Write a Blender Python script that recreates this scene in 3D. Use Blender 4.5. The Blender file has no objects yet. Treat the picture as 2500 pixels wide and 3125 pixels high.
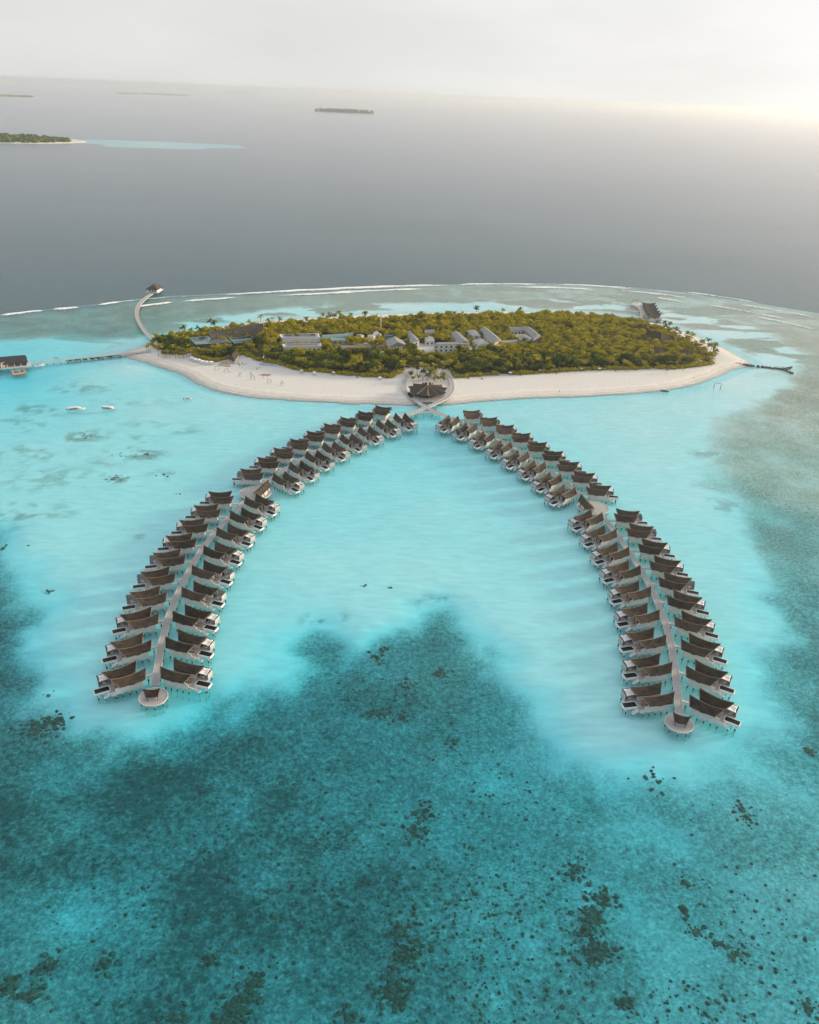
import bpy, bmesh, math, random
import numpy as np
from mathutils import Vector, Matrix

random.seed(7)
RNG = np.random.default_rng(11)
SC = bpy.context.scene
COL = SC.collection
R = math.radians

# ------------------------------------------------------------------ camera
cam_d = bpy.data.cameras.new('camera')
cam = bpy.data.objects.new('camera', cam_d)
COL.objects.link(cam)
cam_d.sensor_fit = 'VERTICAL'
cam_d.sensor_height = 31.25
cam_d.sensor_width = 25.0
cam_d.lens = 25.0
cam_d.clip_start = 1.0
cam_d.clip_end = 250000.0
_p, _r = R(27.03), R(2.36)
_f = Vector((0, math.cos(_p), -math.sin(_p)))
_u0 = Vector((0, math.sin(_p), math.cos(_p)))
_x = Vector((1, 0, 0)) * math.cos(_r) + _u0 * math.sin(_r)
_y = _u0 * math.cos(_r) - Vector((1, 0, 0)) * math.sin(_r)
cam.matrix_world = Matrix(((_x.x, _y.x, -_f.x, 0), (_x.y, _y.y, -_f.y, 0), (_x.z, _y.z, -_f.z, 200), (0, 0, 0, 1)))
SC.camera = cam

# ------------------------------------------------------------------ sky and sun
SUN_AZ, SUN_EL = R(68), R(12)           # azimuth clockwise from +Y (into the picture) towards +X
world = bpy.data.worlds.new('World')
SC.world = world
world.use_nodes = True
_n, _l = world.node_tree.nodes, world.node_tree.links
_n.clear()
_out = _n.new('ShaderNodeOutputWorld')
_bg = _n.new('ShaderNodeBackground')
_sky = _n.new('ShaderNodeTexSky')
_sky.sky_type = 'NISHITA'
_sky.sun_disc = False
_sky.sun_elevation = SUN_EL
_sky.sun_rotation = SUN_AZ
_sky.altitude = 0
_sky.air_density = 1.0
_sky.dust_density = 6.0
_sky.ozone_density = 1.0
# thin milky overcast: the clear sky is mostly veiled by pale high cloud
_tc0 = _n.new('ShaderNodeTexCoord')
_sx = _n.new('ShaderNodeSeparateXYZ')
_l.new(_tc0.outputs['Generated'], _sx.inputs[0])
_zm = _n.new('ShaderNodeMath'); _zm.operation = 'SMOOTH_MAX'; _zm.inputs[1].default_value = 0.10; _zm.inputs[2].default_value = 0.08
_l.new(_sx.outputs['Z'], _zm.inputs[0])
_cx = _n.new('ShaderNodeCombineXYZ')
_l.new(_sx.outputs['X'], _cx.inputs[0]); _l.new(_sx.outputs['Y'], _cx.inputs[1]); _l.new(_zm.outputs[0], _cx.inputs[2])
_nv = _n.new('ShaderNodeVectorMath'); _nv.operation = 'NORMALIZE'
_l.new(_cx.outputs[0], _nv.inputs[0])
_l.new(_nv.outputs[0], _sky.inputs['Vector'])
_va = _n.new('ShaderNodeVectorMath'); _va.operation = 'ADD'; _va.inputs[1].default_value = (0.6, 0.6, 0.6)
_l.new(_sky.outputs[0], _va.inputs[0])
_vd = _n.new('ShaderNodeVectorMath'); _vd.operation = 'DIVIDE'
_l.new(_sky.outputs[0], _vd.inputs[0]); _l.new(_va.outputs[0], _vd.inputs[1])
_hs = _n.new('ShaderNodeHueSaturation')
_hs.inputs['Saturation'].default_value = 0.42
_l.new(_vd.outputs[0], _hs.inputs['Color'])
_tc = _n.new('ShaderNodeTexCoord')
_mp = _n.new('ShaderNodeMapping')
_mp.inputs['Scale'].default_value = (1.2, 1.2, 5.0)
_l.new(_tc.outputs['Generated'], _mp.inputs['Vector'])
_cn = _n.new('ShaderNodeTexNoise')
_cn.inputs['Scale'].default_value = 2.4
_cn.inputs['Detail'].default_value = 7
_cn.inputs['Roughness'].default_value = 0.55
_l.new(_mp.outputs[0], _cn.inputs['Vector'])
_cr = _n.new('ShaderNodeMapRange')
_cr.inputs[1].default_value, _cr.inputs[2].default_value = 0.40, 0.72
_cr.inputs[3].default_value, _cr.inputs[4].default_value = 7.25, 8.0
_l.new(_cn.outputs['Fac'], _cr.inputs[0])
_vs = _n.new('ShaderNodeVectorMath'); _vs.operation = 'SCALE'
_l.new(_hs.outputs[0], _vs.inputs[0]); _l.new(_cr.outputs[0], _vs.inputs['Scale'])
_l.new(_vs.outputs[0], _bg.inputs['Color'])
_bg.inputs['Strength'].default_value = 0.120
_l.new(_bg.outputs[0], _out.inputs['Surface'])

sun_d = bpy.data.lights.new('sun', 'SUN')
sun_d.energy = 5.0
sun_d.angle = R(10.0)
sun_d.color = (1.0, 0.80, 0.55)
sun = bpy.data.objects.new('sun', sun_d)
COL.objects.link(sun)
_sd = Vector((math.sin(SUN_AZ) * math.cos(SUN_EL), math.cos(SUN_AZ) * math.cos(SUN_EL), math.sin(SUN_EL)))
sun.rotation_euler = _sd.to_track_quat('Z', 'Y').to_euler()
sun.location = (300, 300, 400)

SC.view_settings.view_transform = 'Standard'
SC.view_settings.look = 'None'
SC.view_settings.exposure = 0.3
SC.view_settings.gamma = 1.0
SC.view_settings.use_curve_mapping = False
SC.render.engine = 'CYCLES'
SC.cycles.use_denoising = True
SC.cycles.max_bounces = 5
SC.cycles.use_adaptive_sampling = True
SC.cycles.adaptive_threshold = 0.02
SC.cycles.transparent_max_bounces = 12
SC.cycles.volume_bounces = 1
SC.cycles.caustics_reflective = False
SC.cycles.caustics_refractive = False

# ------------------------------------------------------------------ helpers
MATS = {}

def mat(name, color, rough=0.75, var=0.0, scale=1.0, color2=None, metallic=0.0, spec=0.35, bump=0.0, stretch=(1, 1, 1), detail=5, rnd=0.0, world=False):
    """Procedural principled material: noise between two colours, optional fine bump, optional per-object variation."""
    if name in MATS:
        return MATS[name]
    m = bpy.data.materials.new(name)
    m.use_nodes = True
    n, l = m.node_tree.nodes, m.node_tree.links
    b = n['Principled BSDF']
    b.inputs['Roughness'].default_value = rough
    b.inputs['Metallic'].default_value = metallic
    b.inputs['Specular IOR Level'].default_value = spec
    c1 = (*color, 1)
    c2 = (*color2, 1) if color2 else (*[min(1, c * (1 - var)) for c in color], 1)
    tc = n.new('ShaderNodeTexCoord')
    mp = n.new('ShaderNodeMapping')
    mp.inputs['Scale'].default_value = stretch
    l.new(n.new('ShaderNodeNewGeometry').outputs['Position'] if world else tc.outputs['Object'], mp.inputs['Vector'])
    ns = n.new('ShaderNodeTexNoise')
    ns.inputs['Scale'].default_value = scale
    ns.inputs['Detail'].default_value = detail
    ns.inputs['Roughness'].default_value = 0.62
    l.new(mp.outputs[0], ns.inputs['Vector'])
    mr = n.new('ShaderNodeMapRange')
    mr.inputs[1].default_value, mr.inputs[2].default_value = 0.36, 0.64
    l.new(ns.outputs['Fac'], mr.inputs[0])
    mx = n.new('ShaderNodeMix')
    mx.data_type = 'RGBA'
    mx.inputs['A'].default_value = c1
    mx.inputs['B'].default_value = c2
    l.new(mr.outputs[0], mx.inputs['Factor'])
    src = mx.outputs['Result']
    if rnd:
        oi = n.new('ShaderNodeObjectInfo')
        hv = n.new('ShaderNodeHueSaturation')
        r2 = n.new('ShaderNodeMapRange')
        r2.inputs[3].default_value, r2.inputs[4].default_value = 1 - rnd, 1 + rnd
        l.new(oi.outputs['Random'], r2.inputs[0])
        l.new(r2.outputs[0], hv.inputs['Value'])
        l.new(src, hv.inputs['Color'])
        src = hv.outputs['Color']
    l.new(src, b.inputs['Base Color'])
    if bump:
        bp = n.new('ShaderNodeBump')
        bp.inputs['Strength'].default_value = bump
        bp.inputs['Distance'].default_value = 0.1
        l.new(ns.outputs['Fac'], bp.inputs['Height'])
        l.new(bp.outputs[0], b.inputs['Normal'])
    MATS[name] = m
    return m


class MB:
    """Collects shapes and links them as one mesh object."""

    def __init__(self):
        self.v, self.f = [], []

    def add(self, vs, fs):
        o = len(self.v)
        self.v.extend([tuple(p) for p in vs])
        self.f.extend([tuple(i + o for i in f) for f in fs])
        return self

    def box(self, x0, x1, y0, y1, z0, z1):
        vs = [(x, y, z) for z in (z0, z1) for y in (y0, y1) for x in (x0, x1)]
        return self.add(vs, [(0, 2, 3, 1), (4, 5, 7, 6), (0, 1, 5, 4), (2, 6, 7, 3), (0, 4, 6, 2), (1, 3, 7, 5)])

    def prism(self, poly, z0, z1):
        """Extrude a plan polygon; z0/z1 may be numbers or lists."""
        n = len(poly)
        a = 0
        for i in range(n):
            j = (i + 1) % n
            a += poly[i][0] * poly[j][1] - poly[j][0] * poly[i][1]
        if a < 0:
            poly = poly[::-1]
            if isinstance(z0, list): z0 = z0[::-1]
            if isinstance(z1, list): z1 = z1[::-1]
        za = z0 if isinstance(z0, list) else [z0] * n
        zb = z1 if isinstance(z1, list) else [z1] * n
        vs = [(p[0], p[1], za[i]) for i, p in enumerate(poly)] + [(p[0], p[1], zb[i]) for i, p in enumerate(poly)]
        fs = [tuple(range(n))[::-1], tuple(range(n, 2 * n))]
        fs += [(i, (i + 1) % n, n + (i + 1) % n, n + i) for i in range(n)]
        return self.add(vs, fs)

    def cyl(self, x, y, z0, z1, r0, r1=None, n=8):
        r1 = r0 if r1 is None else r1
        vs = []
        for z, r in ((z0, r0), (z1, r1)):
            vs += [(x + r * math.cos(2 * math.pi * i / n), y + r * math.sin(2 * math.pi * i / n), z) for i in range(n)]
        fs = [tuple(range(n))[::-1], tuple(range(n, 2 * n))] + [(i, (i + 1) % n, n + (i + 1) % n, n + i) for i in range(n)]
        return self.add(vs, fs)

    def tube(self, a, b, r0, r1=None, n=6):
        r1 = r0 if r1 is None else r1
        a, b = Vector(a), Vector(b)
        d = (b - a).normalized()
        s = d.cross(Vector((0, 0, 1)))
        if s.length < 1e-3: s = Vector((1, 0, 0))
        s.normalize()
        t = s.cross(d)
        vs = []
        for p, r in ((a, r0), (b, r1)):
            vs += [tuple(p + (s * math.cos(2 * math.pi * i / n) + t * math.sin(2 * math.pi * i / n)) * r) for i in range(n)]
        fs = [tuple(range(n)), tuple(range(n, 2 * n))[::-1]] + [((i + 1) % n, i, n + i, n + (i + 1) % n) for i in range(n)]
        return self.add(vs, fs)

    def slab(self, top, th):
        """A sheet of given top quads grid [[p..]..] with thickness th downward."""
        nr, nc = len(top), len(top[0])
        o = nr * nc
        vs = [tuple(p) for row in top for p in row] + [(p[0], p[1], p[2] - th) for row in top for p in row]
        fs = []
        for i in range(nr - 1):
            for j in range(nc - 1):
                a, b, c, d = i * nc + j, i * nc + j + 1, (i + 1) * nc + j + 1, (i + 1) * nc + j
                fs += [(a, b, c, d), (o + d, o + c, o + b, o + a)]
        for j in range(nc - 1):
            fs += [(j + 1, j, o + j, o + j + 1)]
            k = (nr - 1) * nc
            fs += [(k + j, k + j + 1, o + k + j + 1, o + k + j)]
        for i in range(nr - 1):
            fs += [(i * nc, (i + 1) * nc, o + (i + 1) * nc, o + i * nc)]
            fs += [((i + 1) * nc + nc - 1, i * nc + nc - 1, o + i * nc + nc - 1, o + (i + 1) * nc + nc - 1)]
        return self.add(vs, fs)

    def mesh(self, name, material, smooth=False):
        me = bpy.data.meshes.new(name)
        me.from_pydata(self.v, [], self.f)
        me.update()
        if material: me.materials.append(material)
        if smooth:
            me.shade_smooth()
        return me

    def build(self, name, material, parent=None, smooth=False):
        o = bpy.data.objects.new(name, self.mesh(name, material, smooth))
        COL.objects.link(o)
        if parent: o.parent = parent
        return o


def tag(o, label=None, cat=None, group=None, kind=None):
    if label: o['label'] = label
    if cat: o['category'] = cat
    if group: o['group'] = group
    if kind: o['kind'] = kind
    return o


def empty(name, loc=(0, 0, 0), rz=0.0, label=None, cat=None, group=None):
    o = bpy.data.objects.new(name, None)
    COL.objects.link(o)
    o.location = loc
    o.rotation_euler = (0, 0, rz)
    o.empty_display_size = 0.5
    return tag(o, label, cat, group)


def inst(src, parent, name=None, loc=None, rz=None):
    """Child that shares the mesh of src."""
    o = bpy.data.objects.new(name or src.name.split('.')[0], src.data if hasattr(src, 'data') else src)
    COL.objects.link(o)
    o.parent = parent
    if loc is not None: o.location = loc
    if rz is not None: o.rotation_euler = (0, 0, rz)
    return o


def copy_tree(o, parent=None, skip=()):
    c = o.copy()
    COL.objects.link(c)
    c.parent = parent
    for ch in o.children:
        if ch.name.split('.')[0] in skip: continue
        copy_tree(ch, c, skip)
    return c


def ordinal(i):
    return ['first', 'second', 'third', 'fourth', 'fifth', 'sixth', 'seventh', 'eighth', 'ninth', 'tenth', 'eleventh', 'twelfth'][i]
# ------------------------------------------------------------------ layout in metres (x right, y away, sea level z = 0)
VILLAS = {'LLlo': [(-94.69, 383.97, 181.4), (-97.69, 368.17, 185.6), (-100.13, 352.34, 189.6), (-101.92, 336.85, 193.3), (-102.87, 321.18, 196.9), (-103.1, 305.26, 200.2), (-102.31, 289.39, 203.3), (-100.93, 273.41, 206.1), (-98.45, 255.46, 208.8), (-95.23, 237.96, 211.2)], 'LRlo': [(-86.27, 383.82, 326.5), (-90.16, 366.69, 330.1), (-92.87, 348.58, 333.3), (-94.7, 330.22, 336.2), (-95.42, 312.17, 338.8), (-95.14, 294.03, 341.1), (-93.86, 275.76, 343.0), (-91.68, 257.93, 344.6), (-88.22, 239.49, 346.0)], 'LLup': [(-18.82, 525.21, 154.2), (-29.13, 513.41, 157.5), (-39.31, 500.83, 160.9), (-48.17, 488.05, 164.2), (-56.83, 474.21, 167.6), (-64.64, 460.47, 171.0), (-71.82, 445.9, 174.3), (-78.13, 431.47, 177.7), (-84.16, 414.85, 181.0)], 'LRup': [(-13.02, 519.39, 298.0), (-24.01, 506.44, 300.7), (-34.89, 492.36, 303.4), (-45.09, 477.84, 306.2), (-54.6, 463.09, 308.9), (-62.96, 447.82, 311.6), (-70.15, 430.93, 314.4), (-76.82, 414.62, 317.1)], 'RLup': [(30.92, 518.87, 241.9), (41.95, 506.35, 239.7), (52.49, 492.04, 237.5), (62.36, 476.86, 235.3), (71.25, 461.57, 233.0), (79.56, 446.41, 230.8), (86.43, 429.65, 228.6), (91.97, 412.71, 226.4)], 'RRup': [(36.72, 525.09, 20.0), (47.12, 512.92, 16.8), (56.52, 499.86, 13.5), (65.35, 486.87, 10.3), (73.5, 472.62, 7.1), (81.04, 459.4, 3.8), (87.93, 444.35, 0.6), (94.01, 429.41, 357.4), (99.77, 413.48, 354.1)], 'RLlo': [(100.89, 381.9, 218.5), (104.26, 363.99, 214.5), (106.52, 345.85, 210.6), (107.88, 328.37, 207.0), (108.07, 309.89, 203.6), (107.14, 291.48, 200.4), (105.06, 273.14, 197.5), (102.59, 255.19, 194.8), (98.38, 237.12, 192.3)], 'RRlo': [(109.11, 381.9, 357.8), (111.85, 365.79, 353.6), (113.99, 349.71, 349.6), (115.41, 333.3, 345.8), (115.84, 318.51, 342.2), (115.57, 303.17, 338.9), (114.24, 286.84, 335.8), (112.38, 270.41, 333.0), (109.35, 252.8, 330.3), (105.69, 235.51, 327.9)]}
JETTY_L = [(-91.1, 238.2), (-92.8, 246.9), (-96.3, 265.0), (-98.0, 277.9), (-98.8, 287.0), (-99.4, 301.6), (-99.5, 317.5), (-99.1, 333.4), (-97.3, 349.5), (-94.7, 364.2), (-91.5, 377.7), (-88.7, 390.4), (-84.5, 406.5), (-79.6, 421.3), (-74.3, 435.0), (-66.9, 449.4), (-59.4, 463.6), (-50.2, 477.9), (-40.9, 492.8), (-31.0, 506.4), (-20.9, 518.9), (-15.1, 525.8), (-8.1, 532.4), (-2.8, 537.6)]
JETTY_R = [(101.2, 234.4), (104.6, 249.0), (107.5, 264.1), (110.2, 279.7), (111.6, 294.8), (112.2, 312.0), (111.8, 328.5), (110.2, 346.3), (108.1, 364.4), (105.6, 379.9), (103.9, 390.8), (99.5, 403.3), (95.0, 416.8), (91.6, 430.0), (83.4, 446.6), (76.4, 459.5), (69.1, 476.5), (60.2, 489.9), (49.5, 504.0), (38.6, 518.3), (32.0, 525.6), (26.9, 532.0), (22.2, 536.6)]
CROSS_A = [(-2.8, 537.6), (9.3, 551.8), (16.1, 561.6), (21.7, 570.1), (25.0, 577.1), (27.9, 590.2), (28.8, 600.4), (28.5, 609.9), (27.3, 621.2), (23.7, 633.5)]
CROSS_B = [(22.2, 536.6), (14.3, 544.9), (9.3, 551.8), (6.0, 556.9), (-0.8, 569.5), (-6.6, 583.5), (-8.0, 591.7), (-8.3, 601.1), (-7.2, 619.1), (-4.4, 634.9)]
CROSS_C = [(-3.5, 536.2), (2.4, 540.2), (9.3, 542.3), (15.9, 541.1), (22.4, 536.0)]
END_DECKS = [(-89.8, 231.9), (99.9, 229.5)]
MID_DECKS = [(-84.8, 402.8), (100.1, 401.7)]
MID_HUTS = [[(-78.6, 409.2), (-82.9, 393.7)], [(94.0, 407.3), (97.8, 391.9)]]
END_PAV = [[(-92.6, 230.4), (-87.0, 231.8)], [(97.0, 229.6), (102.7, 228.2)]]
STAR = (9.7, 579.9)
STAR_DECK = [(-3.4, 570.5), (8.6, 564.1), (19.3, 569.0), (23.7, 584.9), (6.2, 568.8)]
PIER_BL = [(-281.2, 869.0), (-281.4, 848.7), (-280.1, 829.5), (-277.1, 809.9), (-272.4, 791.4), (-264.2, 766.7), (-255.2, 745.8), (-243.2, 721.2), (-232.2, 702.6), (-225.9, 691.8)]
HUT_BL = [[(-289.5, 875.5), (-275.9, 874.4), (-275.2, 892.3)], [(-280.6, 871.9), (-279.5, 881.0)]]
PIER_L = [(-220.0, 661.7), (-241.0, 651.9), (-261.4, 639.5), (-277.5, 630.8), (-302.1, 615.8)]
BOATHOUSE = [[(-318.7, 607.8), (-304.7, 617.2)], [(-314.4, 601.5), (-298.7, 609.2)]]
RAFT = [(-302.6, 590.7), (-294.9, 597.1), (-301.1, 607.1), (-309.2, 600.9)]
BH_DECK = [(-314.0, 602.3), (-308.2, 593.9), (-296.7, 604.7), (-302.1, 614.2)]
PIER_BR = [(218.1, 822.7), (226.5, 837.4), (232.6, 855.1), (238.4, 877.7), (240.0, 894.5), (239.5, 906.7), (236.2, 914.0)]
SPA = [[(242.8, 896.0), (256.1, 896.9)], [(236.7, 846.6), (249.1, 851.7)]]
SPA_PLAT = [(234.0, 910.4), (239.3, 906.7), (246.8, 917.5), (247.2, 927.2), (241.5, 929.4)]
BREAKWATER = [[(279.3, 704.6), (290.3, 699.4), (304.8, 695.5), (316.1, 692.0), (321.1, 680.8)], [(316.1, 692.0), (327.4, 698.4)]]
CAUSEWAY = [(-278.9, 633.7), (-262.7, 642.4), (-251.1, 648.7), (-242.1, 654.8)]
SHORE = [(-242.8, 657.6), (-226.4, 646.8), (-200.4, 630.5), (-181.1, 616.7), (-166.5, 599.6), (-153.2, 585.6), (-136.2, 574.9), (-115.6, 567.9), (-86.5, 565.0), (-62.6, 564.4), (-38.9, 564.5), (-19.9, 564.7), (-3.2, 565.3), (8.7, 566.8), (27.9, 571.3), (40.1, 576.4), (62.5, 585.0), (93.0, 594.1), (128.9, 600.9), (161.0, 610.4), (188.9, 620.3), (213.1, 633.2), (233.7, 649.3), (251.1, 666.6), (269.0, 687.4), (293.6, 705.3), (291.6, 723.1), (286.6, 745.6), (281.2, 767.0), (272.2, 789.0), (262.7, 812.2), (244.0, 841.9), (227.9, 859.9), (182.1, 872.2), (112.2, 868.8), (42.5, 853.7), (-5.0, 839.8), (-51.2, 826.2), (-89.3, 811.5), (-134.8, 790.6), (-176.7, 763.4), (-205.5, 731.5), (-218.1, 712.7), (-226.8, 702.6), (-230.6, 691.5), (-233.7, 678.7)]
VEG = [(-228.5, 684.5), (-220.7, 672.6), (-208.2, 657.9), (-191.8, 657.4), (-187.1, 670.6), (-180.6, 652.4), (-163.2, 639.3), (-156.4, 646.6), (-149.0, 653.2), (-145.4, 666.0), (-137.7, 657.6), (-128.0, 648.8), (-110.5, 640.3), (-101.5, 632.8), (-89.9, 624.8), (-74.4, 625.2), (-53.2, 619.7), (-35.0, 617.9), (-19.6, 617.5), (-10.3, 633.9), (-7.4, 646.6), (-1.6, 647.4), (21.9, 647.1), (27.7, 642.6), (31.9, 624.3), (47.7, 629.8), (71.9, 638.1), (88.0, 640.3), (116.0, 651.0), (144.5, 660.2), (172.9, 665.9), (201.7, 671.7), (218.9, 674.0), (241.4, 684.6), (255.5, 692.2), (263.1, 710.9), (265.8, 746.8), (256.6, 767.8), (251.0, 793.0), (238.9, 821.2), (219.9, 839.2), (201.3, 847.1), (144.2, 849.9), (41.7, 831.1), (-24.1, 809.2), (-86.7, 787.1), (-130.8, 766.0), (-172.7, 744.8), (-193.3, 730.0), (-210.8, 707.2), (-217.8, 691.3)]
CLEAR = [[(-25.5, 694.3), (31.4, 699.7), (65.6, 697.6), (66.7, 713.1), (32.0, 720.6), (-23.5, 715.4)], [(-144.0, 642.0), (-137.0, 642.9), (-142.0, 662.7), (-146.6, 663.9)], [(226.1, 700.7), (245.5, 698.5), (250.1, 714.1), (230.3, 716.3)], [(-84.3, 711.6), (-61.0, 709.8), (-26.4, 715.0), (-27.2, 731.2), (-86.2, 727.6)]]
SAND = [(-367.0, 556.3), (-260.1, 369.3), (-200.5, 360.2), (-182.9, 335.1), (-166.2, 307.1), (-152.2, 287.3), (-146.2, 266.6), (-135.2, 246.4), (-126.3, 233.7), (-114.4, 221.2), (-98.3, 214.7), (-84.6, 218.0), (-72.0, 231.7), (-61.9, 240.6), (-53.6, 248.8), (-48.1, 265.7), (-49.5, 279.1), (-38.1, 285.8), (-18.3, 280.1), (-7.8, 288.0), (6.0, 301.5), (17.7, 310.3), (26.1, 300.4), (33.2, 276.8), (42.3, 258.1), (48.7, 246.6), (54.0, 230.5), (61.7, 219.2), (75.9, 210.6), (96.7, 213.3), (115.5, 219.1), (128.6, 238.6), (139.6, 264.5), (148.4, 287.1), (156.8, 312.7), (162.3, 341.5), (168.6, 374.6), (174.0, 412.8), (178.4, 457.6), (190.3, 511.6), (220.4, 565.1), (257.2, 609.3), (302.1, 660.1), (352.6, 744.5), (343.7, 838.2), (289.9, 884.9), (227.0, 919.7), (154.5, 922.6), (43.9, 894.5), (-60.3, 860.5), (-125.2, 834.4), (-185.2, 803.2), (-220.3, 764.9), (-243.0, 708.8), (-266.9, 694.3), (-305.7, 699.0), (-354.4, 680.9), (-410.8, 633.1)]
CREST = [(-474.2, 694.2), (-436.1, 729.1), (-393.4, 764.8), (-361.6, 790.1), (-334.2, 808.7), (-312.6, 829.8), (-287.2, 850.9), (-257.3, 870.4), (-224.5, 884.5), (-122.9, 925.6), (-44.9, 956.5), (38.1, 985.7), (125.3, 1014.5), (213.1, 1022.3), (296.4, 1006.5), (369.5, 968.7), (444.7, 917.6), (519.4, 853.3)]
SURF = [[(-393.4, 764.8), (-377.5, 778.0), (-361.6, 790.1)], [(-356.3, 795.1), (-334.2, 808.7)], [(-320.8, 821.1), (-312.6, 829.8), (-303.2, 837.4)], [(-283.3, 819.2), (-268.1, 832.0), (-250.4, 845.6)], [(-243.2, 851.4), (-219.5, 863.4), (-194.2, 877.4)], [(-207.0, 887.8), (-171.7, 907.7), (-123.5, 930.6), (-67.0, 954.0), (-10.9, 974.1), (38.2, 989.5)], [(-151.6, 895.0), (-114.4, 910.3), (-68.6, 925.7)], [(-101.0, 919.6), (-44.2, 942.5), (8.3, 961.5)], [(47.3, 993.2), (87.2, 1004.9), (143.4, 1012.3)], [(109.6, 990.5), (165.1, 997.7), (211.8, 995.6)], [(167.9, 1017.2), (212.4, 1018.3), (257.7, 1008.3)], [(235.5, 996.6), (279.7, 985.1), (320.8, 966.6)], [(316.1, 1004.7), (357.3, 985.5), (393.2, 956.2)], [(274.6, 964.9), (306.2, 942.1)], [(363.9, 947.6), (403.0, 922.7), (433.7, 891.9)], [(323.3, 937.1), (362.9, 912.6), (393.9, 880.9)], [(362.1, 890.0), (392.5, 859.6), (410.9, 838.5)]]
BED = [(-191.0, 328.0, 3.2, 0.6), (-161.0, 277.0, 4.0, 0.75), (-145.0, 236.0, 4.2, 0.7), (-127.0, 218.0, 3.8, 0.75), (-232.0, 417.0, 2.2, 0.35), (-108.0, 197.0, 4.6, 0.7), (-77.0, 199.0, 5.0, 0.8), (-123.0, 183.0, 4.2, 0.7), (-87.0, 166.0, 4.8, 0.8), (-55.0, 156.0, 5.0, 0.85), (-28.0, 158.0, 5.2, 0.7), (-55.0, 224.0, 5.5, 0.75), (-41.0, 247.0, 4.8, 0.65), (-37.0, 263.0, 4.2, 0.7), (-16.0, 254.0, 3.8, 0.6), (2.0, 266.0, 3.4, 0.55), (16.0, 290.0, 3.2, 0.55), (22.0, 267.0, 3.1, 0.5), (9.0, 228.0, 4.4, 0.5), (-7.0, 203.0, 4.8, 0.6), (33.0, 229.0, 4.4, 0.34), (36.0, 205.0, 5.2, 0.3), (24.0, 184.0, 4.8, 0.42), (52.0, 199.0, 4.2, 0.38), (4.0, 171.0, 5.0, 0.6), (43.0, 167.0, 4.2, 0.42), (71.0, 186.0, 3.5, 0.28), (107.0, 202.0, 3.0, 0.28), (123.0, 189.0, 3.0, 0.3), (105.0, 153.0, 3.0, 0.28), (121.0, 165.0, 2.8, 0.28), (72.0, 152.0, 3.8, 0.28), (52.0, 141.0, 4.4, 0.38), (26.0, 140.0, 4.6, 0.42), (9.0, 131.0, 4.6, 0.55), (-16.0, 134.0, 4.4, 0.5), (-41.0, 133.0, 4.4, 0.65), (-67.0, 136.0, 4.4, 0.6), (-94.0, 139.0, 3.6, 0.35), (-87.0, 122.0, 3.4, 0.45), (-70.0, 119.0, 3.8, 0.5), (-31.0, 121.0, 4.2, 0.5), (33.0, 123.0, 4.4, 0.42), (66.0, 125.0, 3.9, 0.28), (98.0, 126.0, 3.3, 0.28), (-89.0, 148.0, 5.2, 0.2), (141.0, 236.0, 3.0, 0.41), (168.0, 277.0, 2.8, 0.41), (164.0, 300.0, 2.32, 0.46), (180.0, 334.0, 2.0, 0.41), (207.0, 361.0, 1.68, 0.34), (188.0, 387.0, 1.68, 0.35), (231.0, 440.0, 0.9, 0.3), (215.0, 476.0, 0.84, 0.26), (228.0, 546.0, 0.6, 0.27), (270.0, 564.0, 0.48, 0.3), (321.0, 629.0, 0.42, 0.54), (387.0, 783.0, 0.27, 0.45), (378.0, 885.0, 0.3, 0.3), (304.0, 934.0, 0.45, 0.28), (198.0, 964.0, 0.4, 0.3), (83.0, 951.0, 0.4, 0.35), (8.0, 920.0, 0.45, 0.4), (-62.0, 891.0, 0.5, 0.45), (-129.0, 863.0, 0.6, 0.5), (-191.0, 830.0, 0.9, 0.7), (-228.0, 796.0, 1.0, 0.7), (-269.0, 763.0, 1.2, 0.6), (-327.0, 753.0, 1.3, 0.6), (-373.0, 722.0, 1.4, 0.6), (-300.0, 722.0, 1.6, 0.55), (-422.0, 703.0, 1.5, 0.6), (-273.0, 391.0, 2.5, 0.5), (-173.0, 217.0, 4.0, 0.7), (-117.0, 134.0, 4.0, 0.6), (364.0, 562.0, 0.48, 0.58), (228.0, 281.0, 2.2, 0.52), (162.0, 167.0, 2.8, 0.28)]
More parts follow.
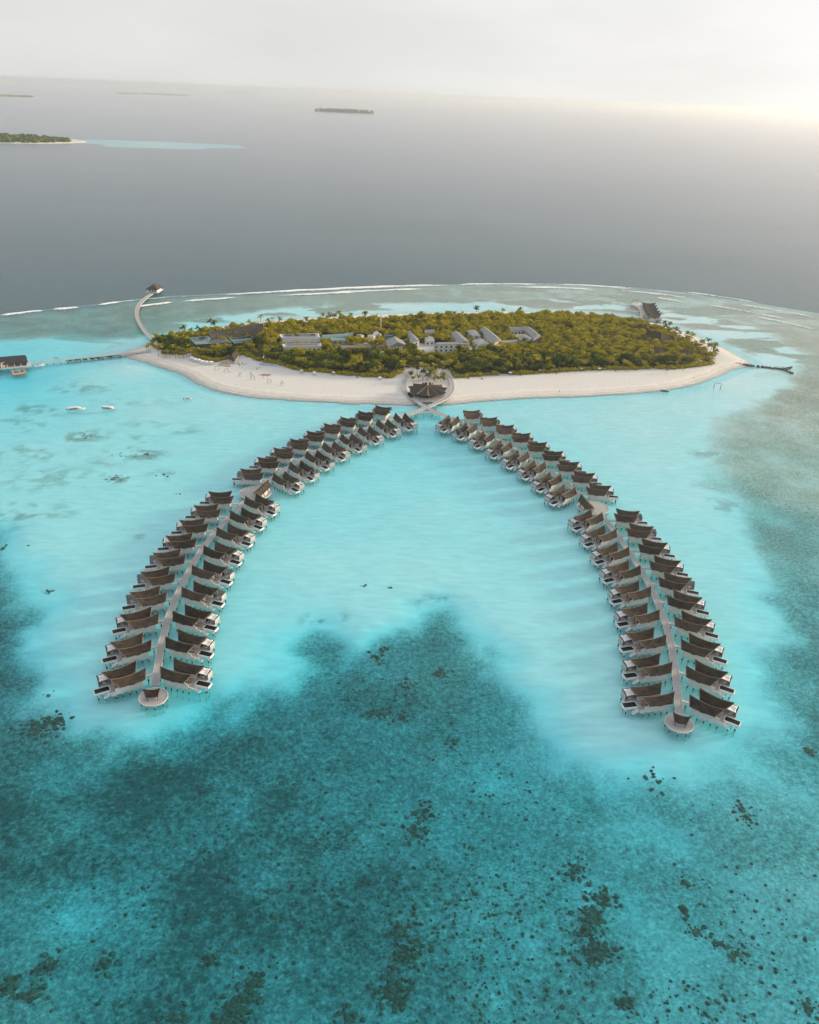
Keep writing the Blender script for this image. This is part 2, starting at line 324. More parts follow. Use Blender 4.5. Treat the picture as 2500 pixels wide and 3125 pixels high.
SANDZ = [(-322.0, 610.0, 3.2), (-297.0, 589.0, 3.4), (-272.0, 554.0, 2.6), (-238.0, 499.0, 1.9), (-266.0, 490.0, 1.9), (-205.0, 497.0, 1.5), (-172.0, 532.0, 1.2), (-240.0, 596.0, 1.4), (-219.0, 624.0, 0.8), (-131.0, 550.0, 1.0), (-60.0, 539.0, 1.3), (-14.0, 544.0, 1.8), (9.0, 540.0, 2.2), (9.0, 509.0, 2.3), (9.0, 465.0, 2.0), (-30.0, 437.0, 2.0), (48.0, 445.0, 1.9), (9.0, 379.0, 1.6), (-59.0, 373.0, 1.9), (-37.0, 326.0, 1.5), (9.0, 329.0, 1.5), (61.0, 383.0, 1.7), (77.0, 320.0, 1.9), (51.0, 292.0, 1.6), (72.0, 250.0, 1.8), (79.0, 224.0, 1.9), (107.0, 222.0, 1.9), (129.0, 254.0, 2.0), (145.0, 299.0, 1.9), (148.0, 356.0, 1.6), (152.0, 432.0, 1.3), (143.0, 479.0, 1.1), (148.0, 550.0, 0.9), (207.0, 592.0, 0.8), (268.0, 664.0, 0.6), (312.0, 708.0, 0.6), (103.0, 558.0, 1.1), (55.0, 552.0, 1.2), (-79.0, 308.0, 2.1), (-74.0, 261.0, 2.2), (-76.0, 237.0, 2.6), (-95.0, 222.0, 2.2), (-115.0, 229.0, 2.2), (-134.0, 279.0, 1.9), (-146.0, 332.0, 1.7), (-181.0, 362.0, 1.6), (-145.0, 404.0, 1.6), (-129.0, 451.0, 1.6), (-159.0, 485.0, 1.6), (-224.0, 441.0, 1.5), (281.0, 855.0, 0.4), (151.0, 898.0, 0.38), (-26.0, 852.0, 0.45), (-153.0, 802.0, 0.7), (-219.0, 747.0, 1.2), (-250.0, 686.0, 1.2), (-303.0, 658.0, 2.0), (-346.0, 662.0, 2.6), (-357.0, 581.0, 3.0)]
CORAL = [(-184.0, 343.0, 1.8, 3), (-127.3, 220.4, 7.1, 60), (-122.5, 224.1, 3.9, 25), (-8.0, 237.4, 7.5, 40), (0.5, 235.2, 4.3, 15), (-10.9, 268.3, 5.4, 10), (-8.5, 274.0, 2.7, 8), (15.4, 260.4, 5.3, 20), (1.4, 251.4, 6.4, 18), (-16.3, 252.2, 9.0, 15), (19.4, 223.3, 7.2, 8), (9.0, 191.0, 5.5, 25), (5.9, 182.9, 6.5, 20), (56.7, 155.3, 3.6, 40), (55.4, 143.3, 5.0, 90), (53.3, 151.1, 6.1, 40), (60.8, 161.9, 5.3, 35), (53.7, 170.6, 6.4, 25), (60.4, 130.1, 2.5, 40), (0.7, 131.0, 5.3, 90), (4.7, 141.1, 4.9, 40), (1.9, 148.7, 6.0, 40), (-37.9, 125.2, 5.3, 70), (-35.2, 132.1, 3.9, 40), (-39.3, 120.3, 4.7, 50), (-96.2, 128.6, 3.1, 40), (-89.1, 126.3, 3.0, 30), (-89.5, 134.2, 3.1, 30), (-74.1, 135.7, 3.0, 14), (-53.5, 122.9, 4.3, 25), (-47.4, 137.8, 3.0, 15), (-10.3, 123.9, 2.8, 25), (82.8, 158.1, 1.7, 10), (85.9, 167.6, 3.3, 8), (113.0, 192.5, 5.4, 16), (112.3, 196.6, 2.4, 8), (84.1, 151.5, 4.2, 15), (93.6, 145.1, 4.2, 18), (90.1, 147.8, 3.2, 10), (31.5, 160.5, 20.7, 80), (31.9, 144.2, 19.9, 70), (18.2, 154.6, 16.2, 50), (13.3, 135.1, 14.5, 50), (38.2, 131.8, 15.5, 40), (70.6, 128.0, 11.9, 40), (103.1, 161.8, 16.6, 25), (80.9, 126.8, 12.0, 40), (106.9, 130.4, 6.3, 20), (-30.3, 173.6, 26.7, 50), (-23.4, 157.9, 25.6, 45), (-10.0, 164.0, 20.7, 45), (-64.6, 155.9, 31.4, 40), (-80.8, 149.9, 26.3, 25), (-51.3, 179.9, 38.3, 40), (9.0, 203.8, 28.6, 40), (39.7, 184.7, 22.0, 30), (86.4, 208.2, 7.2, 12), (146.4, 224.5, 2.1, 14), (-130.2, 237.2, 2.7, 3), (-195.3, 341.7, 2.1, 8), (-158.0, 305.0, 2.9, 5), (-19.6, 318.5, 1.2, 3), (-7.6, 318.0, 1.2, 2), (-169.1, 423.0, 6.0, 6), (-206.9, 482.1, 5.6, 6), (-170.2, 420.7, 6.0, 8), (-174.1, 461.3, 10.6, 8), (-161.8, 457.5, 5.2, 6), (-143.1, 430.2, 4.0, 3), (-128.7, 405.2, 1.9, 2), (108.0, 175.7, 23.0, 25), (103.6, 143.6, 12.8, 25), (30.9, 205.1, 17.3, 25)]
SMUDGE = [(-212.8, 478.7, 14, 10, 0.5), (-206.9, 485.0, 12, 8, 0.5), (-169.1, 423.0, 9, 7, 0.7), (-180.6, 445.4, 10, 8, 0.4), (-235.2, 449.7, 25, 16, 0.35), (-205.1, 419.5, 30, 18, 0.3), (-198.7, 374.9, 22, 14, 0.4), (-176.0, 461.1, 10, 7, 0.5), (-162.8, 457.4, 10, 8, 0.6), (-143.1, 430.2, 10, 6, 0.4), (-243.9, 572.3, 20, 12, 0.4), (-200.2, 548.8, 30, 10, 0.25), (-256.5, 528.3, 24, 12, 0.45), (-260.2, 496.4, 20, 12, 0.45), (-180.9, 482.2, 18, 7, 0.35), (-149.4, 497.2, 16, 6, 0.3), (-169.3, 506.9, 26, 8, 0.3), (14.7, 307.4, 8, 6, 0.6), (-33.2, 291.1, 9, 6, 0.5), (-39.3, 284.5, 7, 5, 0.5), (-110.7, 350.9, 8, 4, 0.25), (-136.3, 355.4, 6, 4, 0.4), (184.0, 444.1, 16, 10, 0.35), (181.1, 417.6, 16, 10, 0.35), (194.0, 495.1, 14, 8, 0.4)]
BOATS = [(-229.2, 523.7, 11.7, 22.8), (-207.8, 527.6, 10.2, -4.2), (-161.0, 554.3, 6.1, 20.2), (-294.0, 616.6, 8.1, 39.8), (-288.0, 637.9, 4.8, -13.9), (195.6, 617.1, 6.3, -22.8)]
CABANAS = [(-181.1, 643.4), (-177.6, 639.3), (-174.2, 638.0), (-170.8, 634.9), (-167.1, 633.6), (-163.3, 633.3)]
FRAMES = [(-155.4, 620.4), (-147.2, 615.6), (-134.7, 607.3), (-126.4, 608.4), (-123.5, 599.8), (-114.6, 603.4), (-109.8, 592.9), (-99.6, 589.5)]
PARASOLS = [(-63.9, 619.3), (-78.9, 618.1), (76.1, 638.1), (101.2, 647.6), (136.3, 657.7), (151.9, 659.8), (-27.3, 611.7), (-89.1, 620.9)]
REDSETS = [(-44.9, 615.2), (84.8, 638.4), (115.1, 647.7), (165.9, 660.8), (53.1, 624.9), (42.2, 624.2), (115.4, 647.8)]
PEOPLE = [(-144.8, 614.2), (-143.7, 613.5), (-139.9, 631.2), (-137.3, 628.9), (-125.6, 626.2), (-123.9, 628.2), (-122.7, 630.1), (-124.8, 624.6), (-30.7, 596.1), (228.2, 652.4), (111.0, 602.6), (-154.8, 637.1), (-109.8, 592.9)]
BRIDGE_PEOPLE = [(6.6, 555.6), (12.3, 549.4), (13.0, 548.8), (14.3, 546.9), (15.0, 545.0), (15.9, 545.1)]
KAYAKS = (-115.7, 612.3)
BANNER = [(-125.2, 636.8), (-110.7, 635.3)]
BEACH_DECK = [(-156.7, 631.5), (-146.6, 628.5), (-150.4, 641.4), (-157.0, 642.3)]
BEACH_BOATS = [(-148.3, 638.9), (-138.5, 637.6)]
SWING_SEA = (239.9, 628.4)
LONE_PALMS = [(207.6, 660.2), (224.4, 668.8), (145.8, 659.0), (175.8, 661.3), (-222.4, 664.9), (-221.3, 674.9), (-222.1, 687.0), (-224.8, 666.5)]
PALM_SPOTS = [(-209.7, 650.4), (-206.4, 649.0), (-203.6, 647.6), (-200.2, 649.0), (-195.6, 647.8), (-193.8, 649.9), (-189.4, 648.7), (-187.3, 650.8), (-185.2, 653.0), (-183.5, 657.0), (-203.8, 652.2), (-198.6, 653.0), (-192.9, 653.8), (-9.2, 631.7), (-2.4, 628.4), (4.7, 627.6), (8.6, 627.3), (12.5, 627.8), (17.7, 629.4), (21.6, 631.6), (0.7, 630.5), (15.1, 632.5)]
BACK_PALMS = [(239.0, 822.5), (241.0, 814.7), (243.0, 807.1), (244.9, 799.6), (246.8, 792.2), (248.7, 785.0), (250.5, 777.8), (252.3, 770.8), (254.1, 763.9), (255.8, 757.1), (257.6, 750.4), (259.3, 743.8), (260.9, 737.3), (262.6, 730.9), (264.2, 724.6), (266.1, 733.7), (264.9, 723.0), (262.4, 709.4), (269.0, 748.2), (257.9, 697.0), (261.3, 715.3), (-90.9, 782.4), (-84.8, 784.6), (-79.5, 785.5), (-74.0, 787.7), (-64.1, 790.6), (-52.2, 792.6), (-49.1, 794.4), (23.1, 818.4), (36.4, 822.0), (44.7, 823.4), (58.0, 827.0), (78.2, 830.4), (88.3, 832.2), (105.5, 837.8), (-85.8, 779.4), (-130.6, 764.6), (-135.3, 765.0), (-139.2, 760.7), (-147.9, 758.1), (-155.9, 752.0), (-187.6, 731.6), (-183.6, 733.4), (-197.4, 723.3), (-200.3, 720.6), (-205.9, 710.8), (-208.7, 705.0)]
BUILDINGS = [('service_building', 'teal flat-roofed building wrapped by solar panels at the left end of the island', 'building', [(-196.3, 693.0), (-181.0, 702.2), (-176.4, 690.4), (-179.0, 684.1), (-174.8, 676.5), (-184.9, 672.5)], 6, 'flat', 'teal', 'glass', 4), ('service_building', 'teal roof building carrying a long solar strip, left of the palm gap', 'building', [(-179.2, 686.3), (-165.7, 696.7), (-157.1, 685.2), (-174.4, 677.5)], 5.6, 'flat', 'teal', 'glass', 4), ('service_building', 'green roof building with two dark solar strips beside the sail roof', 'building', [(-162.6, 696.4), (-144.6, 706.9), (-137.6, 693.8), (-154.1, 680.6)], 6, 'flat', 'green', 'glass', 4), ('staff_block', 'long white roofed block, the upper of the two white wings', 'building', [(-120.3, 708.2), (-86.9, 716.7), (-84.4, 704.8), (-117.5, 698.6)], 7.5, 'flatrim', 'white', 'white', 10), ('staff_block', 'long white roofed block, the lower of the two white wings half hidden by trees', 'building', [(-113.3, 679.7), (-81.5, 687.6), (-79.9, 679.8), (-111.6, 672.1)], 7, 'flatrim', 'white', 'white', 8), ('staff_block', 'grey-roofed low range between the two white wings', 'building', [(-117.5, 699.3), (-85.5, 706.8), (-83.4, 698.1), (-115.1, 690.7)], 5.5, 'gable', 'greymetal', 'beige', 6), ('workshop', 'long teal-roofed shed at the back left of the service yard', 'shed', [(-85.3, 721.3), (-57.7, 729.8), (-57.1, 725.7), (-82.9, 710.4)], 5, 'gable', 'teal', 'glass', 4), ('workshop', 'grey block with bright green roof in the service yard', 'building', [(-75.6, 704.7), (-60.5, 707.9), (-58.3, 699.0), (-73.2, 696.4)], 7.5, 'flat', 'green', 'concrete', 4), ('workshop', 'long low range with rust red roof in the service yard', 'shed', [(-70.1, 684.2), (-66.6, 691.0), (-27.9, 701.4), (-26.8, 695.4), (-53.7, 686.6)], 5, 'flat', 'rust', 'beige', 6), ('workshop', 'small white gabled house behind the satellite dishes', 'house', [(-39.2, 732.5), (-37.4, 738.8), (-33.8, 734.5), (-34.5, 726.5)], 7, 'hip', 'pale', 'beige', 2), ('container_stack', 'stack of blue steel boxes beside the white hall', 'container', [(-29.3, 725.5), (-17.4, 728.4), (-17.3, 724.9), (-29.1, 721.8)], 6.5, 'flat', 'blue', 'blue', 0), ('hall', 'grey-roofed white hall with open porch beside the service yard', 'hall', [(-27.2, 703.0), (-11.9, 705.3), (-7.8, 689.8), (-23.2, 683.3)], 8, 'gable', 'greymetal', 'white', 3), ('hall', 'flat sky-blue roofed shelter among the trees', 'shelter', [(-31.7, 679.2), (-27.4, 681.1), (-25.3, 673.2), (-29.7, 670.4)], 4.5, 'flat', 'skyblue', 'glass', 0), ('lodge', 'grey gabled lodge at the left end of the hotel cluster', 'building', [(-10.6, 732.5), (-3.4, 734.4), (2.7, 706.3), (-2.6, 702.3)], 8, 'gable', 'greymetal', 'white', 4), ('lodge', 'low grey-roofed lodge with columns behind the yellow trees', 'building', [(6.6, 744.4), (16.4, 747.3), (16.4, 738.7), (7.0, 736.4)], 7, 'gable', 'greymetal', 'white', 5), ('lodge', 'small white hipped house left of the swimming pool', 'house', [(6.7, 722.6), (15.2, 726.5), (16.1, 713.9), (7.7, 710.9)], 6.5, 'hip', 'pale', 'white', 2), ('pool_house', 'long white building behind the swimming pool', 'building', [(18.9, 703.2), (45.7, 708.7), (46.0, 701.9), (14.7, 695.9)], 8, 'flat', 'greymetal', 'white', 7), ('lodge', 'long grey gabled wing running back from the pool building', 'building', [(29.9, 736.8), (39.3, 739.6), (46.7, 705.7), (39.2, 706.3)], 8, 'gable', 'greymetal', 'white', 6), ('lodge', 'square grey hipped house with open veranda', 'house', [(43.7, 748.2), (55.0, 751.6), (58.1, 734.7), (50.6, 732.2)], 7.5, 'hip', 'pale', 'white', 3), ('lodge', 'small hipped house with a row of tall white windows', 'house', [(49.2, 720.8), (59.9, 725.7), (64.5, 711.4), (53.9, 706.6)], 6.5, 'hip', 'pale', 'white', 6), ('lodge', 'long narrow gabled wing with white window wall in the middle of the cluster', 'building', [(57.8, 751.7), (65.3, 754.6), (75.2, 717.1), (68.4, 706.1)], 9, 'gable', 'greymetal', 'white', 8), ('lodge', 'low pale-roofed wing joining the narrow gabled wing', 'building', [(70.7, 724.2), (90.4, 733.4), (91.2, 727.9), (71.6, 717.3)], 5.5, 'flat', 'pale', 'white', 3), ('lodge', 'green-grey roofed wing at the back right of the cluster', 'building', [(84.4, 762.7), (104.6, 768.2), (104.3, 759.0), (86.4, 753.3)], 8, 'gable', 'greymetal', 'white', 5), ('lodge', 'gabled wing with two floors of balconies at the right end of the cluster', 'building', [(99.5, 756.3), (106.7, 762.4), (112.9, 736.8), (105.1, 726.8)], 9, 'gable', 'greymetal', 'concrete', 8), ('lodge', 'white flat-roofed courtyard block at the right end of the cluster', 'building', [(89.1, 743.3), (98.9, 746.7), (104.4, 732.6), (95.2, 724.3)], 6.5, 'flatrim', 'white', 'white', 3), ('thatched_hall', 'large dark thatched hall near the spa pier', 'hall', [(203.4, 786.5), (213.3, 799.7), (227.0, 791.7), (222.7, 774.1)], 5, 'hip', 'thatch', 'timber', 3), ('thatched_hall', 'widest dark thatched hall at the right end of the island', 'hall', [(208.1, 760.9), (222.6, 773.5), (240.3, 753.9), (221.6, 735.6)], 5, 'hip', 'thatch', 'timber', 3), ('thatched_hall', 'dark thatched hall in the middle of the right-hand grove', 'hall', [(203.4, 714.3), (217.9, 721.3), (222.5, 702.9), (206.9, 696.0)], 5, 'hip', 'thatch', 'timber', 3), ('thatched_hall', 'dark thatched hall with open terrace nearest the right tip', 'hall', [(229.3, 713.4), (242.3, 718.9), (245.3, 699.2), (232.1, 694.6)], 5, 'hip', 'thatch', 'timber', 3), ('thatched_hall', 'small dark thatched hall left of the right-hand grove', 'hall', [(189.0, 708.6), (197.0, 715.8), (199.3, 704.2), (191.9, 699.6)], 5, 'hip', 'thatch', 'timber', 2), ('beach_villa', 'grey hipped beach villa behind the wooden beach deck', 'villa', [(-152.3, 643.3), (-150.2, 661.3), (-145.0, 657.0), (-144.8, 635.5)], 4.5, 'hip', 'thatch', 'white', 2), ('beach_villa', 'green hipped beach villa behind the blue banner', 'villa', [(-130.9, 651.6), (-129.8, 665.8), (-125.4, 665.0), (-124.7, 651.8)], 4.5, 'hip', 'thatch', 'white', 2), ('beach_villa', 'grey beach villa with white porch left of the first parasol', 'villa', [(-92.9, 648.4), (-92.5, 655.3), (-83.4, 655.5), (-82.7, 644.3)], 4.5, 'hip', 'thatch', 'white', 2), ('beach_villa', 'thatched beach villa, leftmost of the three below the service yard', 'villa', [(-77.1, 641.3), (-75.3, 651.8), (-65.5, 650.6), (-65.3, 641.3)], 4.5, 'hip', 'thatch', 'white', 2), ('beach_villa', 'thatched beach villa, middle of the three below the service yard', 'villa', [(-60.1, 638.7), (-58.6, 648.2), (-50.1, 647.7), (-50.8, 638.4)], 4.5, 'hip', 'thatch', 'white', 2), ('beach_villa', 'thatched beach villa, rightmost of the three below the service yard', 'villa', [(-39.9, 639.9), (-39.2, 647.5), (-31.8, 646.9), (-31.8, 639.3)], 4.5, 'hip', 'thatch', 'white', 2), ('beach_villa', 'thatched beach villa just right of the star pavilion', 'villa', [(34.3, 652.2), (36.4, 658.9), (41.4, 657.4), (40.4, 648.8)], 4.5, 'hip', 'thatch', 'white', 2), ('beach_villa', 'thatched beach villa second right of the star pavilion', 'villa', [(47.6, 657.3), (49.9, 664.0), (54.9, 663.0), (53.8, 654.9)], 4.5, 'hip', 'thatch', 'white', 2), ('beach_villa', 'thatched beach villa with pale front, leftmost of the right beach row', 'villa', [(95.0, 676.5), (98.4, 686.9), (103.4, 685.6), (100.6, 671.5)], 4.5, 'hip', 'thatch', 'white', 2), ('beach_villa', 'thatched beach villa second in the right beach row', 'villa', [(109.9, 678.6), (113.5, 689.1), (118.5, 687.8), (115.4, 673.6)], 4.5, 'hip', 'thatch', 'white', 2), ('beach_villa', 'thatched beach villa third in the right beach row', 'villa', [(125.2, 686.8), (129.3, 695.4), (137.8, 694.6), (133.8, 680.1)], 4.5, 'hip', 'thatch', 'white', 2), ('beach_villa', 'thatched beach villa fourth in the right beach row', 'villa', [(143.3, 689.4), (148.2, 698.2), (156.1, 697.3), (151.2, 682.6)], 4.5, 'hip', 'thatch', 'white', 2)]
SAILROOF = [(-181.3, 702.0, 9.0), (-135.0, 714.3, 16.0), (-157.0, 704.4, 6.0), (-177.5, 695.0, 5.0), (-134.9, 709.0, 11.0), (-141.5, 709.0, 6.0)]
SOLAR = [[(-191.74, 690.19, 6.25), (-181.05, 697.05, 6.25), (-178.13, 687.67, 6.25), (-187.95, 680.59, 6.25)], [(-177.79, 686.14, 5.85), (-165.64, 694.43, 5.85), (-162.89, 689.71, 5.85), (-175.61, 682.68, 5.85)], [(-175.21, 680.98, 5.85), (-161.47, 687.88, 5.85), (-158.7, 684.51, 5.85), (-173.28, 678.53, 5.85)], [(-160.24, 695.08, 6.25), (-144.44, 704.35, 6.25), (-142.44, 700.45, 6.25), (-158.29, 690.73, 6.25)], [(-156.08, 686.73, 6.25), (-140.24, 696.88, 6.25), (-138.16, 693.84, 6.25), (-153.99, 683.26, 6.25)]]
TANKS = [(-50.2, 717.8), (-40.3, 718.7)]
DISHES = [(-37.0, 729.0), (-32.9, 728.6)]
MAST = (-33.2, 744.6)
POOL = [(0.8, 691.7), (35.1, 699.5), (30.2, 689.0), (1.8, 684.4)]
PATIO = [(-0.9, 696.8), (15.6, 705.2), (47.7, 706.4), (47.5, 701.6), (35.1, 697.4), (31.1, 687.5), (1.2, 683.2)]
FAR = [(-1453.0, 3198.0, 400, 0), (-842.0, 9424.0, 0, 0), (-4902.0, 10635.0, 0, 0), (-5152.0, 18090.0, 0, 0), (-5615.0, 17143.0, 0, 0), (-18154.0, 69429.0, 0, 0), (-20646.0, 102502.0, 0, 0), (-6288.0, 31011.0, 0, 0), (7938.0, 70598.0, 0, 0)]
FARW = [755.0, 670.0, 1605.0, 1016.0, 491.0, 1895.0, 4511.0, 1250.0, 1851.0]
# ------------------------------------------------------------------ terrain fields
_LAT = RNG.random((512, 512))

def vnoise(x, y, s, seed=0):
    """Smooth lattice noise in 0..1 at wavelength s metres."""
    a, b = x / s + seed * 37.3, y / s + seed * 91.7
    i, j = np.floor(a).astype(int), np.floor(b).astype(int)
    fx, fy = a - i, b - j
    fx, fy = fx * fx * (3 - 2 * fx), fy * fy * (3 - 2 * fy)
    g = lambda p, q: _LAT[p % 512, q % 512]
    return (g(i, j) * (1 - fx) + g(i + 1, j) * fx) * (1 - fy) + (g(i, j + 1) * (1 - fx) + g(i + 1, j + 1) * fx) * fy


def fbm(x, y, s, seed=0, oct=4):
    t, w, k = 0, 0.0, 1.0
    for o in range(oct):
        t = t + vnoise(x, y, s / 2 ** o, seed + o * 3) * k
        w += k
        k *= 0.55
    return t / w


def sdf(x, y, poly):
    """Signed distance to a polygon, positive inside."""
    d = np.full(x.shape, 1e9)
    ins = np.zeros(x.shape, bool)
    n = len(poly)
    for i in range(n):
        x0, y0 = poly[i]
        x1, y1 = poly[(i + 1) % n]
        ex, ey = x1 - x0, y1 - y0
        t = np.clip(((x - x0) * ex + (y - y0) * ey) / (ex * ex + ey * ey + 1e-9), 0, 1)
        d = np.minimum(d, np.hypot(x - x0 - t * ex, y - y0 - t * ey))
        c = (y0 > y) != (y1 > y)
        ins ^= c & (x < (x1 - x0) * (y - y0) / (y1 - y0 + 1e-12) + x0)
    return np.where(ins, d, -d)


def idw(x, y, pts, p=3.0):
    num, den = 0, 0
    for q in pts:
        w = 1.0 / (np.hypot(x - q[0], y - q[1]) + 12.0) ** p
        num = num + np.array(q[2:])[:, None] * w.ravel()[None, :]
        den = den + w.ravel()
    return (num / den).reshape((-1,) + x.shape)


def sstep(a, b, t):
    t = np.clip((t - a) / (b - a), 0, 1)
    return t * t * (3 - 2 * t)


def smooth_poly(pts, k=2, closed=True):
    for _ in range(k):
        q = []
        n = len(pts)
        for i in range(n if closed else n - 1):
            a, b = pts[i], pts[(i + 1) % n]
            q += [(a[0] * .75 + b[0] * .25, a[1] * .75 + b[1] * .25), (a[0] * .25 + b[0] * .75, a[1] * .25 + b[1] * .75)]
        if not closed: q = [pts[0]] + q + [pts[-1]]
        pts = q
    return pts


SHORE_S = smooth_poly(SHORE, 1)
CREST_P = CREST + [(2500, 700), (2500, -300), (-2500, -300), (-2500, 700)]


def land_height(x, y):
    d = sdf(x, y, SHORE_S) + (fbm(x, y, 22, 4) - .5) * 3.0
    return np.where(d > 0, 1.7 * (1 - np.exp(-d / 10.0)) + 0.12 * (fbm(x, y, 14, 9) - .5) * sstep(1, 6, d), d * 0.16)


def bed_fields(x, y):
    """Depth below sea level (m) and weed / rubble cover (0..1) of the sea bed."""
    dep_o, cov_o = idw(x, y, BED)
    dep_s = idw(x, y, SANDZ)[0]
    big, mid, fin = fbm(x, y, 60, 1), fbm(x, y, 22, 5), fbm(x, y, 8, 8, 3)
    d = sdf(x, y, SAND) + (big - .5) * 24 + (mid - .5) * 15 + (fin - .5) * 8
    k = sstep(-20, 15, d)                      # 1 on the clean sand bank
    dep_o = dep_o * (0.95 + 0.5 * fbm(x, y, 38, 12)) + (fin - .5) * 0.5
    dep = dep_o * (1 - k) + dep_s * k + (fbm(x, y, 30, 15) - .5) * 0.35 * k
    kc = sstep(-24, 6, d)                     # weed starts some way down the slope, below clean sand
    cov = cov_o * (1 - kc) * (0.55 + 0.9 * (fbm(x, y, 16, 21) - .1))
    for (sx, sy, rx, ry, s) in SMUDGE:
        e = np.exp(-(((x - sx) / (rx * 1.3)) ** 2 + ((y - sy) / (ry * 1.3)) ** 2)) * s * .62
        cov = np.maximum(cov, e * sstep(.42, .66, fbm(x, y, 6, 31, 3) * .75 + mid * .25 + .10 * e))
    # mottled reef flat behind the island
    flat = sstep(640, 760, y) * (1 - sstep(0, 40, -sdf(x, y, CREST_P)))
    cov = np.maximum(cov, flat * sstep(.47, .58, fbm(x, y * 2.2, 55, 41, 5)) * .5 * sstep(4, 30, -sdf(x, y, SHORE_S)))
    # outside the reef crest it falls away into the deep
    o = -sdf(x, y, CREST_P)
    dep = np.where(o > -18, dep + sstep(-18, 4, o) * 0.3 + np.maximum(0, o) * 0.16, dep)
    return np.clip(dep, 0.3, 5.5), np.clip(cov, 0, 1)


def lin(a, b, s):
    return list(np.linspace(a, b, max(2, int(round((b - a) / s)) + 1)))[:-1]


def grid_mesh(name, xs, ys, zf, keep=None, attr=None):
    X, Y = np.meshgrid(np.array(xs), np.array(ys))
    Z, A = zf(X, Y)
    nx, ny = len(xs), len(ys)
    idx = np.arange(nx * ny).reshape(ny, nx)
    q = np.stack([idx[:-1, :-1], idx[:-1, 1:], idx[1:, 1:], idx[1:, :-1]], -1).reshape(-1, 4)
    if keep is not None:
        zz = Z.ravel()[q]
        q = q[keep(zz)]
    me = bpy.data.meshes.new(name)
    co = np.stack([X.ravel(), Y.ravel(), Z.ravel()], 1)
    used = np.unique(q)
    remap = np.full(len(co), -1)
    remap[used] = np.arange(len(used))
    me.from_pydata(co[used].tolist(), [], remap[q].tolist())
    if A is not None:
        at = me.attributes.new(attr, 'FLOAT', 'POINT')
        at.data.foreach_set('value', A.ravel()[used].astype(np.float32))
    me.shade_smooth()
    me.update()
    o = bpy.data.objects.new(name, me)
    COL.objects.link(o)
    return o


